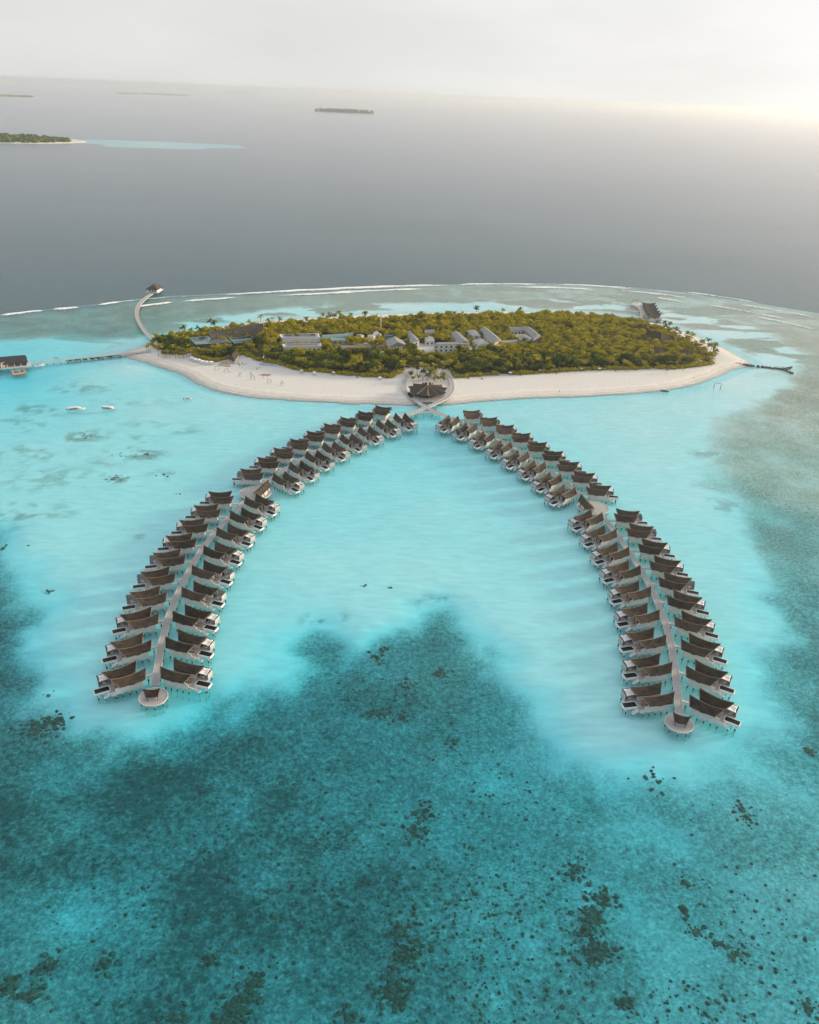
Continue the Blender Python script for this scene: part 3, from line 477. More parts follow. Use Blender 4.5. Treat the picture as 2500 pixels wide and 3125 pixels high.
# ---- sea bed material: coral sand, with weed / rubble where the cover attribute says so
def seabed_material():
    m = bpy.data.materials.new('coral_sand_and_rubble')
    m.use_nodes = True
    n, l = m.node_tree.nodes, m.node_tree.links
    b = n['Principled BSDF']
    b.inputs['Roughness'].default_value = 0.95
    b.inputs['Specular IOR Level'].default_value = 0.0
    geo = n.new('ShaderNodeNewGeometry')
    at = n.new('ShaderNodeAttribute')
    at.attribute_name = 'cover'
    n1 = n.new('ShaderNodeTexNoise'); n1.inputs['Scale'].default_value = 0.5; n1.inputs['Detail'].default_value = 6; n1.inputs['Roughness'].default_value = .7
    n2 = n.new('ShaderNodeTexNoise'); n2.inputs['Scale'].default_value = 0.055; n2.inputs['Detail'].default_value = 4
    n3 = n.new('ShaderNodeTexVoronoi'); n3.inputs['Scale'].default_value = 0.33
    for q in (n1, n2, n3): l.new(geo.outputs['Position'], q.inputs['Vector'])
    # threshold = cover shifted by noise
    a1 = n.new('ShaderNodeMath'); a1.operation = 'MULTIPLY_ADD'; a1.inputs[1].default_value = 1.9; a1.inputs[2].default_value = -0.95
    l.new(n1.outputs['Fac'], a1.inputs[0])
    a2 = n.new('ShaderNodeMath'); a2.operation = 'MULTIPLY_ADD'; a2.inputs[1].default_value = 1.55; a2.inputs[2].default_value = -0.12
    l.new(at.outputs['Fac'], a2.inputs[0])
    a3 = n.new('ShaderNodeMath'); a3.operation = 'ADD'; a3.use_clamp = True
    a4 = n.new('ShaderNodeMath'); a4.operation = 'MULTIPLY'
    gate = n.new('ShaderNodeMapRange'); gate.inputs[1].default_value = .03; gate.inputs[2].default_value = .3
    l.new(at.outputs['Fac'], gate.inputs[0])
    l.new(a1.outputs[0], a4.inputs[0]); l.new(gate.outputs[0], a4.inputs[1])
    l.new(a4.outputs[0], a3.inputs[0]); l.new(a2.outputs[0], a3.inputs[1])
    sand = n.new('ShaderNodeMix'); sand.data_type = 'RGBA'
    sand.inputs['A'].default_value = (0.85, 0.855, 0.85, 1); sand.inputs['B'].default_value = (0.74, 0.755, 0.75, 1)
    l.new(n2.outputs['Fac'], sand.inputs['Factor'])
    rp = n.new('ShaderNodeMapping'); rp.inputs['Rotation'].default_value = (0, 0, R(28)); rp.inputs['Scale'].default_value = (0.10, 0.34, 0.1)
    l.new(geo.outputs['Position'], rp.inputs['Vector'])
    n4 = n.new('ShaderNodeTexNoise'); n4.inputs['Scale'].default_value = 1.0; n4.inputs['Detail'].default_value = 5; n4.inputs['Roughness'].default_value = .65  # diagonal streaks: caustic light and sand ripples painted into the sand colour
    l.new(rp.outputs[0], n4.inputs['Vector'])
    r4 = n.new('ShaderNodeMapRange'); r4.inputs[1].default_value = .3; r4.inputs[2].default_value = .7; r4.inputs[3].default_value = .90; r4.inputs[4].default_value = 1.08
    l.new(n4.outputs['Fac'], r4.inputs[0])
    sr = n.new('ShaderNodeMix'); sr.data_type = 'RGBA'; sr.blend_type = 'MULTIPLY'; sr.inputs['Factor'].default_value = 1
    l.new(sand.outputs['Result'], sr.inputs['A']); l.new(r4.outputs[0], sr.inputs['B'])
    # away from the clean bank the sand is mixed with grey rubble
    rub = n.new('ShaderNodeMix'); rub.data_type = 'RGBA'
    rub.inputs['B'].default_value = (0.38, 0.46, 0.44, 1)
    rg = n.new('ShaderNodeMapRange'); rg.inputs[1].default_value = .04; rg.inputs[2].default_value = .34
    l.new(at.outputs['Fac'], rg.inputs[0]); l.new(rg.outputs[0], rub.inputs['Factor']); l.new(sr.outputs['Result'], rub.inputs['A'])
    weed = n.new('ShaderNodeMix'); weed.data_type = 'RGBA'
    weed.inputs['A'].default_value = (0.088, 0.142, 0.124, 1); weed.inputs['B'].default_value = (0.040, 0.076, 0.066, 1)
    l.new(n3.outputs['Distance'], weed.inputs['Factor'])
    # shallow reef flats carry brown turf and beige rubble instead of the deep lagoon's grey-green
    sz = n.new('ShaderNodeSeparateXYZ'); l.new(geo.outputs['Position'], sz.inputs[0])
    sh = n.new('ShaderNodeMapRange'); sh.inputs[1].default_value = -2.6; sh.inputs[2].default_value = -1.1
    l.new(sz.outputs['Z'], sh.inputs[0])
    ru2 = n.new('ShaderNodeMix'); ru2.data_type = 'RGBA'; ru2.inputs['B'].default_value = (0.50, 0.455, 0.375, 1)
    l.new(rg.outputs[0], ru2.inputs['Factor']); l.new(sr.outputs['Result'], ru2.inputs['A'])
    ru3 = n.new('ShaderNodeMix'); ru3.data_type = 'RGBA'
    l.new(sh.outputs[0], ru3.inputs['Factor']); l.new(rub.outputs['Result'], ru3.inputs['A']); l.new(ru2.outputs['Result'], ru3.inputs['B'])
    we2 = n.new('ShaderNodeMix'); we2.data_type = 'RGBA'; we2.inputs['B'].default_value = (0.24, 0.205, 0.15, 1)
    l.new(sh.outputs[0], we2.inputs['Factor']); l.new(weed.outputs['Result'], we2.inputs['A'])
    mx = n.new('ShaderNodeMix'); mx.data_type = 'RGBA'
    l.new(a3.outputs[0], mx.inputs['Factor']); l.new(ru3.outputs['Result'], mx.inputs['A']); l.new(we2.outputs['Result'], mx.inputs['B'])
    # metre-scale grain of rubble, turf and small coral over everything but the clean bank
    n5 = n.new('ShaderNodeTexNoise'); n5.inputs['Scale'].default_value = 0.95; n5.inputs['Detail'].default_value = 4; n5.inputs['Roughness'].default_value = .75
    l.new(geo.outputs['Position'], n5.inputs['Vector'])
    r5 = n.new('ShaderNodeMapRange'); r5.inputs[1].default_value = .34; r5.inputs[2].default_value = .66; r5.inputs[3].default_value = .55; r5.inputs[4].default_value = 1.45
    l.new(n5.outputs['Fac'], r5.inputs[0])
    gm = n.new('ShaderNodeMix'); gm.data_type = 'RGBA'; gm.blend_type = 'MULTIPLY'
    l.new(rg.outputs[0], gm.inputs['Factor']); l.new(mx.outputs['Result'], gm.inputs['A']); l.new(r5.outputs[0], gm.inputs['B'])
    l.new(gm.outputs['Result'], b.inputs['Base Color'])
    return m


def bed_z(X, Y):
    d, c = bed_fields(X, Y)
    lz = land_height(X, Y)
    z = -d
    near = sstep(-14, -2, sdf(X, Y, SHORE_S))
    z = z * (1 - near) + np.minimum(lz - 0.5, 0.3) * near
    far = (np.abs(X) > 900) | (Y > 1400)
    z = np.where(far, -5.5, z)
    return z, np.where(far, 0.9, np.maximum(c, sstep(5, 40, -sdf(X, Y, CREST_P)) * .9))


_xs = [-150000, -20000, -4000, -1200, -700] + lin(-460, 520, 2.0) + [520, 800, 1300, 4000, 20000, 150000]
_ys = [-150000, -20000, -2000, -200, 60] + lin(96, 420, 1.35) + lin(420, 760, 2.2) + lin(760, 1120, 3.2) + [1120, 1250, 1700, 4000, 20000, 150000]
seabed = grid_mesh('seabed', _xs, _ys, bed_z, attr='cover')
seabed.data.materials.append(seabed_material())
tag(seabed, 'pale coral sand sea bed with darker weed and rubble', 'sea bed', kind='structure')


# ---- the beach and island ground
def sand_material():
    m = bpy.data.materials.new('white_coral_beach_sand')
    m.use_nodes = True
    n, l = m.node_tree.nodes, m.node_tree.links
    b = n['Principled BSDF']
    b.inputs['Roughness'].default_value = 0.9
    b.inputs['Specular IOR Level'].default_value = 0.1
    geo = n.new('ShaderNodeNewGeometry')
    sep = n.new('ShaderNodeSeparateXYZ')
    l.new(geo.outputs['Position'], sep.inputs[0])
    ns = n.new('ShaderNodeTexNoise'); ns.inputs['Scale'].default_value = 0.12; ns.inputs['Detail'].default_value = 6
    l.new(geo.outputs['Position'], ns.inputs['Vector'])
    wet = n.new('ShaderNodeMath'); wet.operation = 'MULTIPLY_ADD'; wet.inputs[1].default_value = 0.5
    l.new(ns.outputs['Fac'], wet.inputs[0]); l.new(sep.outputs['Z'], wet.inputs[2])
    mx = n.new('ShaderNodeValToRGB')
    e = mx.color_ramp.elements
    e[0].position, e[0].color = .18, (.55, .50, .45, 1)
    e[1].position, e[1].color = .98, (.66, .635, .60, 1)
    for p, c in ((.30, (.60, .54, .48)), (.37, (.72, .67, .61)), (.46, (.64, .585, .53)), (.56, (.68, .63, .575)), (.66, (.74, .70, .65)), (.72, (.67, .64, .60))):
        k = e.new(p); k.color = (*c, 1)
    mr = n.new('ShaderNodeMapRange'); mr.inputs[2].default_value = 2.0
    l.new(wet.outputs[0], mr.inputs[0])
    l.new(mr.outputs[0], mx.inputs[0])
    n2 = n.new('ShaderNodeTexNoise'); n2.inputs['Scale'].default_value = 0.6; n2.inputs['Detail'].default_value = 8
    l.new(geo.outputs['Position'], n2.inputs['Vector'])
    m2 = n.new('ShaderNodeMix'); m2.data_type = 'RGBA'; m2.blend_type = 'MULTIPLY'
    r2 = n.new('ShaderNodeMapRange'); r2.inputs[1].default_value = .3; r2.inputs[2].default_value = .7; r2.inputs[3].default_value = .86; r2.inputs[4].default_value = 1.04
    l.new(n2.outputs['Fac'], r2.inputs[0])
    m2.inputs['Factor'].default_value = 1
    l.new(mx.outputs[0], m2.inputs['A']); l.new(r2.outputs[0], m2.inputs['B'])
    l.new(m2.outputs['Result'], b.inputs['Base Color'])
    bp = n.new('ShaderNodeBump'); bp.inputs['Strength'].default_value = .5; bp.inputs['Distance'].default_value = .25
    l.new(n2.outputs['Fac'], bp.inputs['Height']); l.new(bp.outputs[0], b.inputs['Normal'])
    return m


beach = grid_mesh('beach', lin(-300, 330, 1.8), lin(530, 910, 1.8), lambda X, Y: (land_height(X, Y), None), keep=lambda z: z.max(1) > -0.3)
beach.data.materials.append(sand_material())
tag(beach, 'white coral sand beach and ground of the wooded island', 'beach', kind='structure')


# ---- the sea: a clear absorbing body of water with a rippled, reflecting surface
def water_material():
    m = bpy.data.materials.new('clear_sea_water')
    m.use_nodes = True
    n, l = m.node_tree.nodes, m.node_tree.links
    n.clear()
    out = n.new('ShaderNodeOutputMaterial')
    geo = n.new('ShaderNodeNewGeometry')
    sep = n.new('ShaderNodeSeparateXYZ')
    l.new(geo.outputs['Position'], sep.inputs[0])

    def wave(scale, stretch, rot, detail=3):
        mp = n.new('ShaderNodeMapping')
        mp.inputs['Scale'].default_value = stretch
        mp.inputs['Rotation'].default_value = (0, 0, R(rot))
        l.new(geo.outputs['Position'], mp.inputs['Vector'])
        t = n.new('ShaderNodeTexNoise')
        t.inputs['Scale'].default_value = scale
        t.inputs['Detail'].default_value = detail
        t.inputs['Roughness'].default_value = 0.6
        l.new(mp.outputs[0], t.inputs['Vector'])
        return t.outputs['Fac']
    fine = wave(0.55, (1.0, 1.8, 1), 22, 2)       # ripples everywhere
    swell = wave(0.075, (0.5, 2.0, 1), 14, 4)     # wind waves of the open sea
    # the reef shelters the lagoon: wind waves only count outside it
    op = n.new('ShaderNodeMapRange'); op.interpolation_type = 'SMOOTHSTEP'
    op.inputs[1].default_value = 800; op.inputs[2].default_value = 960; op.inputs[3].default_value = 0.10; op.inputs[4].default_value = 1.0
    l.new(sep.outputs['Y'], op.inputs[0])
    sw = n.new('ShaderNodeMath'); sw.operation = 'MULTIPLY'
    l.new(swell, sw.inputs[0]); l.new(op.outputs[0], sw.inputs[1])
    wp = wave(0.0035, (0.5, 1.6, 1), 10, 3)       # patches of stronger and weaker wind
    wr = n.new('ShaderNodeMapRange'); wr.inputs[1].default_value = .35; wr.inputs[2].default_value = .65; wr.inputs[3].default_value = 1.5; wr.inputs[4].default_value = 3.4
    l.new(wp, wr.inputs[0])
    s2 = n.new('ShaderNodeMath'); s2.operation = 'MULTIPLY'
    l.new(wr.outputs[0], s2.inputs[1])
    l.new(sw.outputs[0], s2.inputs[0])
    f2 = n.new('ShaderNodeMath'); f2.operation = 'MULTIPLY'; f2.inputs[1].default_value = 0.45
    l.new(fine, f2.inputs[0])
    h = n.new('ShaderNodeMath'); h.operation = 'ADD'
    l.new(s2.outputs[0], h.inputs[0]); l.new(f2.outputs[0], h.inputs[1])
    bp = n.new('ShaderNodeBump'); bp.inputs['Strength'].default_value = 1.0; bp.inputs['Distance'].default_value = 1.0
    l.new(h.outputs[0], bp.inputs['Height'])
    fr = n.new('ShaderNodeFresnel'); fr.inputs['IOR'].default_value = 1.33
    l.new(bp.outputs[0], fr.inputs['Normal'])
    # light leaving the water from below meets the same share of reflection as light entering it
    io = n.new('ShaderNodeMath'); io.operation = 'MULTIPLY_ADD'; io.inputs[1].default_value = 0.7519 - 1.33; io.inputs[2].default_value = 1.33
    l.new(geo.outputs['Backfacing'], io.inputs[0]); l.new(io.outputs[0], fr.inputs['IOR'])
    gl = n.new('ShaderNodeBsdfGlossy'); gl.inputs['Roughness'].default_value = 0.2
    l.new(bp.outputs[0], gl.inputs['Normal'])
    tr = n.new('ShaderNodeBsdfTransparent')
    mx = n.new('ShaderNodeMixShader')
    fr2 = n.new('ShaderNodeFresnel'); l.new(io.outputs[0], fr2.inputs['IOR'])
    fm = n.new('ShaderNodeMix'); fm.inputs['Factor'].default_value = 0.75
    l.new(fr.outputs[0], fm.inputs['A']); l.new(fr2.outputs[0], fm.inputs['B'])
    l.new(fm.outputs['Result'], mx.inputs[0]); l.new(tr.outputs[0], mx.inputs[1]); l.new(gl.outputs[0], mx.inputs[2])
    l.new(mx.outputs[0], out.inputs['Surface'])
    ab = n.new('ShaderNodeVolumeAbsorption')
    ab.inputs['Color'].default_value = (0.0, 0.902, 0.985, 1)
    ab.inputs['Density'].default_value = 0.14
    l.new(ab.outputs[0], out.inputs['Volume'])
    return m


FARX = 140000
sea = MB().box(-FARX, FARX, -FARX, FARX, -40, 0).build('sea', water_material())
tag(sea, 'clear turquoise lagoon and grey open sea', 'sea', kind='structure')
# ------------------------------------------------------------------ shared materials
M_THATCH = mat('dark_thatch', (0.030, 0.025, 0.022), 0.9, scale=0.45, color2=(0.078, 0.053, 0.036), spec=0.15, bump=0.6, stretch=(1, 1, 2.0), rnd=0.3, world=True, detail=8)
M_WALL = mat('pale_render', (0.60, 0.59, 0.56), 0.8, scale=0.5, color2=(0.49, 0.48, 0.45), stretch=(1, 1, 2.5), world=True)
M_DECK = mat('weathered_deck', (0.40, 0.385, 0.375), 0.8, scale=1.6, color2=(0.33, 0.32, 0.315), stretch=(5, 0.4, 1), bump=0.3)
M_KERB = mat('pale_kerb', (0.60, 0.58, 0.56), 0.7, var=0.15, scale=2)
M_WHITE = mat('white_paint', (0.74, 0.74, 0.73), 0.55, var=0.1, scale=1.2)
M_TIMBER = mat('warm_timber', (0.26, 0.145, 0.085), 0.7, scale=1.5, color2=(0.17, 0.09, 0.052), stretch=(1, 1, 6))
M_PALETIM = mat('sunbleached_timber', (0.27, 0.20, 0.145), 0.7, var=0.2, scale=2)
M_DARKTIM = mat('dark_timber', (0.075, 0.062, 0.052), 0.7, var=0.3, scale=2)
M_GLASS = mat('dark_glass', (0.03, 0.035, 0.038), 0.08, var=0.3, scale=0.4, spec=0.6)
M_CURTAIN = mat('white_curtain', (0.58, 0.58, 0.57), 0.9, var=0.2, scale=6, stretch=(1, 1, 0.1))
M_SAIL = mat('white_canvas', (0.80, 0.80, 0.80), 0.75, var=0.06, scale=0.6)
M_POOL = mat('black_pool_water', (0.012, 0.013, 0.014), 0.25, var=0.3, scale=0.7, spec=0.12)
M_STILTLOW = mat('wet_concrete', (0.05, 0.055, 0.05), 0.6, var=0.4, scale=3)
M_STILTVEIL = mat('water_veil_painted_concrete', (0.62, 0.62, 0.58), 0.9, var=0.2, scale=2)  # pale colour stands in for water scatter and glare over the stilt foot
M_LOUNGE = mat('grey_wicker', (0.30, 0.30, 0.31), 0.8, var=0.3, scale=6)
M_ORANGE = mat('orange_cushion', (0.55, 0.20, 0.05), 0.8, var=0.25, scale=4)
M_GREYWALL = mat('grey_screen_panel', (0.46, 0.46, 0.455), 0.8, var=0.12, scale=0.8)


def mirror(mb, m):
    if m < 0:
        mb.v = [(x, -y, z) for x, y, z in mb.v]
        mb.f = [f[::-1] for f in mb.f]
    return mb


def roof_shape(u0=-0.7, u1=8.3, r0=-2.0, r1=10.6, half=2.6, ze=4.95, zr=6.95, up0=1.4, up1=0.6, n=10):
    """Swept gable: ridge longer than the eaves and curling up at both ends. Local y centre 0."""
    top = []
    for i in range(n + 1):
        t = i / n
        k0, k1 = max(0, 1 - t / .62) ** 2, max(0, (t - .62) / .38) ** 2
        zri = zr + up0 * k0 + up1 * k1
        zei = ze + .30 * k0
        ue, ur = u0 + (u1 - u0) * t, r0 + (r1 - r0) * t
        row = []
        for s in (-1, -.55, -.14, 0, .14, .55, 1):
            a = abs(s)
            z = zri + (zei - zri) * (a ** 0.92)
            row.append((ur + (ue - ur) * a, s * half, z))
        top.append(row)
    return top


def make_stilt_mesh(zt=1.75, zb=-4.5, r=0.2, zl=0.75):
    b = MB().cyl(0, 0, zb, -0.35, r, n=8)      # underwater foot: the water's scatter and glare painted on as a pale colour
    n0 = len(b.f)
    b.cyl(0, 0, -0.35, zl, r * 1.25, n=8)      # dark weedy splash zone
    n1 = len(b.f)
    b.cyl(0, 0, zl, zt, r, n=8)
    me = b.mesh('stilt', M_WHITE)
    me.materials.append(M_STILTLOW)
    me.materials.append(M_STILTVEIL)
    for i, p in enumerate(me.polygons): p.material_index = 2 if i < n0 else 1 if i < n1 else 0
    return me


STILT = make_stilt_mesh()
POST = make_stilt_mesh(2.1, -4.5, 0.16, 0.6)


def make_villa(m):
    """m=+1: the near hall lies to the left of the outward axis (+x); m=-1: mirrored."""
    root = empty('water_villa')

    def part(name, mb, material, parent=root, smooth=False):
        return mirror(mb, m).build(name, material, parent, smooth)
    part('floor', MB().box(0.05, 8.0, -4.25, -0.05, 1.72, 2.15).box(2.05, 10.0, -10.25, -6.05, 1.72, 2.15).box(1.25, 8.0, -6.04, -4.26, 1.75, 2.12), M_WALL)
    # camera-side wall in three panels
    for poly in ([(0, 1.7), (4.98, 1.7), (4.98, 5.05), (0.25, 5.05)], [(5.02, 1.7), (10.03, 1.7), (10.03, 4.25), (8.3, 5.05), (5.02, 5.05)], [(10.08, 1.55), (11.6, 1.55), (11.6, 3.0), (10.08, 3.2)]):
        b = MB()
        n = len(poly)
        b.add([(u, 0.0, z) for u, z in poly] + [(u, -0.22, z) for u, z in poly], [tuple(range(n)), tuple(range(n, 2 * n))[::-1]] + [((i + 1) % n, i, n + i, n + (i + 1) % n) for i in range(n)])
        part('wall_panel', b, M_WALL)
    part('window', MB().box(3.0, 4.7, -0.02, 0.03, 4.05, 4.35), M_GLASS)
    # the other outer walls
    part('wall', MB().box(0.05, 0.27, -4.28, -0.24, 2.16, 5.0).box(0.29, 8.1, -4.28, -4.06, 2.16, 4.98), M_WALL)
    part('wall', MB().box(2.05, 2.27, -10.28, -6.02, 2.16, 5.0).box(2.29, 10.1, -6.24, -6.02, 2.16, 4.98).box(2.29, 10.1, -10.28, -10.06, 1.72, 4.98), M_WALL)
    part('link_roof', MB().box(1.0, 7.9, -6.01, -4.29, 4.3, 4.5), M_PALETIM)
    part('link_wall', MB().box(1.1, 1.3, -6.01, -4.29, 2.16, 4.29), M_WHITE)
    part('door_frame', MB().box(7.5, 7.7, -5.99, -5.65, 2.16, 4.29), M_WHITE)
    part('door_frame', MB().box(7.5, 7.7, -4.65, -4.31, 2.16, 4.29), M_WHITE)
    part('door', MB().box(7.55, 7.65, -5.64, -4.66, 2.16, 4.28), M_DARKTIM)
    for (du, vc) in ((0.0, -2.15), (2.0, -8.15)):
        top = [[(u + du, v + vc, z) for (u, v, z) in row] for row in roof_shape()]
        b = MB().slab(top, 0.28)
        part('roof', b, M_THATCH)
        # ridge cap and barge boards
        cap = MB()
        rc = [(r[3][0], r[3][1], r[3][2]) for r in top]
        for i in range(len(rc) - 1):
            a, c = rc[i], rc[i + 1]
            cap.add([(a[0], a[1] - .13, a[2] - .02), (a[0], a[1] + .13, a[2] - .02), (a[0], a[1], a[2] + .13), (c[0], c[1] - .13, c[2] - .02), (c[0], c[1] + .13, c[2] - .02), (c[0], c[1], c[2] + .13)],
                    [(0, 2, 5, 3), (1, 4, 5, 2), (0, 3, 4, 1), (0, 1, 2), (3, 5, 4)])
        part('ridge_cap', cap, M_PALETIM)
        for row, off in ((top[0], -0.09), (top[-1], 0.09)):
            bb = MB()
            for j in range(len(row) - 1):
                p, q = row[j], row[j + 1]
                vs = [(p[0], p[1], p[2] + .03), (q[0], q[1], q[2] + .03), (q[0], q[1], q[2] - .42), (p[0], p[1], p[2] - .42)]
                vs2 = [(x + off, y, z) for x, y, z in vs]
                if off < 0: vs, vs2 = vs2, vs
                bb.add(vs + vs2, [(0, 1, 2, 3)[::-1], (4, 5, 6, 7), (0, 1, 5, 4), (2, 3, 7, 6), (0, 4, 7, 3), (1, 2, 6, 5)])
            part('barge_board', bb, M_PALETIM)
        # outer gable: timber infill above, glazing below
        ue = 8.0 + du
        part('gable', MB().add([(ue, vc - 2.1, 4.6), (ue, vc + 2.1, 4.6), (ue + .55, vc, 6.7), (ue - .15, vc - 2.1, 4.6), (ue - .15, vc + 2.1, 4.6), (ue + .4, vc, 6.7)], [(0, 1, 2), (5, 4, 3), (0, 3, 4, 1), (1, 4, 5, 2), (2, 5, 3, 0)]), M_TIMBER)
        gz = part('glazing', MB().box(ue - .3, ue - .18, vc - 1.95, vc + 1.95, 4.4, 4.58).box(ue - .3, ue - .18, vc - 1.95, vc - 1.85, 2.16, 4.4).box(ue - .3, ue - .18, vc + 1.85, vc + 1.95, 2.16, 4.4).box(ue - .3, ue - .18, vc - .66, vc - .58, 2.16, 4.4).box(ue - .3, ue - .18, vc + .58, vc + .66, 2.16, 4.4), M_DARKTIM)
        for k in range(3):
            y0 = vc - 1.84 + k * 1.24
            part('pane', MB().box(ue - .27, ue - .22, y0, y0 + 1.16, 2.18, 4.39), M_GLASS, gz)
        for y0 in (vc - 1.55, vc + .75):
            part('curtain', MB().box(ue - .17, ue - .13, y0, y0 + .55, 2.2, 4.35), M_CURTAIN, gz)
    # terrace, pool, stairs
    part('terrace', MB().prism([(7.7, -.24), (11.6, -.05), (11.6, -2.3), (11.18, -2.32), (11.18, -5.5), (14.35, -6.1), (14.35, -10.75), (10.05, -10.75), (10.05, -6.3), (7.7, -6.3)], 1.62, 2.4), M_DECK)
    sc = part('privacy_screen', MB().box(10.2, 14.2, -10.72, -10.6, 2.41, 4.55), M_GREYWALL)
    part('frame', MB().box(10.2, 14.35, -10.78, -10.55, 4.56, 4.68), M_DARKTIM, sc)
    sc = part('privacy_screen', MB().box(14.2, 14.32, -10.59, -7.0, 2.41, 4.55), M_GREYWALL)
    part('frame', MB().box(14.15, 14.37, -10.54, -7.0, 4.56, 4.68).box(14.17, 14.35, -7.0, -6.86, 2.41, 4.68), M_DARKTIM, sc)
    c = [(11.0, -10.25, 5.0), (13.9, -10.5, 4.75), (14.15, -6.55, 4.55), (10.2, -6.25, 4.95)]
    grid = []
    for i in range(7):
        row = []
        for j in range(7):
            s, t = i / 6, j / 6
            # edges of the cloth draw in, the middle hangs
            s2 = s + (0.5 - s) * 0.10 * (1 - (2 * t - 1) ** 2) * 1.4
            t2 = t + (0.5 - t) * 0.10 * (1 - (2 * s - 1) ** 2) * 1.4
            p = [c[0][k] * (1 - s2) * (1 - t2) + c[1][k] * s2 * (1 - t2) + c[2][k] * s2 * t2 + c[3][k] * (1 - s2) * t2 for k in range(3)]
            p[2] -= 0.45 * (1 - (2 * s - 1) ** 2) * (1 - (2 * t - 1) ** 2)
            row.append(tuple(p))
        grid.append(row)
    part('shade_sail', MB().slab([r[::-1] for r in grid], 0.04), M_SAIL, smooth=True)
    part('sail_post', MB().cyl(14.15, -6.5, 2.41, 4.6, .06, n=6), M_DARKTIM)
    pl = part('pool', MB().box(11.2, 16.85, -5.45, -2.36, 1.85, 2.62).box(11.2, 16.85, -2.6, -2.36, 2.621, 2.78).box(11.2, 16.85, -5.45, -5.2, 2.621, 2.78).box(16.55, 16.85, -5.195, -2.605, 2.621, 2.78).box(11.2, 11.4, -5.195, -2.605, 2.621, 2.78), M_WHITE)
    part('pool_water', MB().box(11.405, 16.545, -5.195, -2.605, 2.622, 2.74), M_POOL, pl)
    st = MB()
    for k in range(6):
        st.box(11.65 + k * .38, 12.05 + k * .38, -2.3, -0.95, 1.95 - k * .27, 2.12 - k * .27)
    st.add([(11.63, -.93, 2.3), (14.0, -.93, .7), (14.0, -.93, .45), (11.63, -.93, 1.5), (11.63, -.86, 2.3), (14.0, -.86, .7), (14.0, -.86, .45), (11.63, -.86, 1.5)], [(3, 2, 1, 0), (4, 5, 6, 7), (0, 1, 5, 4), (1, 2, 6, 5), (2, 3, 7, 6), (3, 0, 4, 7)])
    part('stairs', st, M_WHITE)
    for (u, v) in ((.35, -.35), (2.7, -.35), (5.1, -.35), (7.5, -.35), (9.9, -.35), (2.5, -10.1), (6.0, -10.1), (9.6, -10.3), (14.0, -10.3), (14.0, -6.5), (.4, -4.1), (5.0, -5.1), (15.6, -2.8), (15.6, -5.0), (13.5, -1.6)):
        o = inst(STILT, root, 'stilt', (u, v * m, -0.1 if u > 11.2 and v > -6 else 0))
    br = part('entry_bridge', MB().box(0, 1, -5.85, -4.45, 2.12, 2.4).box(0, 1, -5.93, -5.86, 2.1, 2.52).box(0, 1, -4.44, -4.37, 2.1, 2.52), M_KERB)
    return root


PROTO = {1: make_villa(1), -1: make_villa(-1)}


def seg_hit(p, d, poly):
    best = None
    for (a, b) in zip(poly[:-1], poly[1:]):
        ex, ey = b[0] - a[0], b[1] - a[1]
        den = d[0] * ey - d[1] * ex
        if abs(den) < 1e-6: continue
        t = ((a[0] - p[0]) * ey - (a[1] - p[1]) * ex) / den
        s = ((a[0] - p[0]) * d[1] - (a[1] - p[1]) * d[0]) / den
        if -0.02 <= s <= 1.02 and t > 0 and (best is None or t < best): best = t
    return best


SAILS = {'LLlo': '1111000111', 'LRlo': '111100111', 'LLup': '000110110', 'LRup': '11101001', 'RLup': '10111111', 'RRup': '001111111', 'RLlo': '111111111', 'RRlo': '0011011111'}
SIDE = {'LLlo': 1, 'LLup': 1, 'RLlo': 1, 'RLup': 1, 'LRlo': -1, 'LRup': -1, 'RRlo': -1, 'RRup': -1}
LOUNGER = None


def make_lounger():
    r = empty('sun_lounger')
    MB().box(0, 1.35, -.32, .32, .26, .36).build('seat', M_LOUNGE, r)
    MB().add([(1.33, -.32, .3), (1.95, -.32, .75), (1.95, .32, .75), (1.33, .32, .3), (1.36, -.32, .22), (1.98, -.32, .67), (1.98, .32, .67), (1.36, .32, .22)], [(0, 1, 2, 3)[::-1], (4, 5, 6, 7), (0, 4, 5, 1)[::-1], (1, 5, 6, 2)[::-1], (2, 6, 7, 3)[::-1], (3, 7, 4, 0)[::-1]]).build('backrest', M_LOUNGE, r)
    for x in (.12, 1.25):
        for y in (-.26, .26): MB().box(x - .03, x + .03, y - .03, y + .03, 0, .26).build('leg', M_DARKTIM, r)
    MB().box(.02, 1.3, -.28, .28, .361, .43).build('cushion', M_WHITE, r)
    return r


def make_chair():
    r = empty('armchair')
    MB().box(-.4, .4, -.4, .4, .2, .42).build('seat', M_ORANGE, r)
    MB().box(-.4, -.24, -.4, .4, .421, .95).build('backrest', M_ORANGE, r)
    for x in (-.34, .34):
        for y in (-.34, .34): MB().cyl(x, y, 0, .2, .03, n=6).build('leg', M_DARKTIM, r)
    return r


LOUNGER, CHAIR = make_lounger(), make_chair()
_used = {1: False, -1: False, 'l': False, 'c': False}


def take(key, proto, skip=()):
    """First use moves the prototype itself, later uses copy it with its parts."""
    if not _used[key] and not skip:
        _used[key] = True
        return proto
    return copy_tree(proto, None, skip)


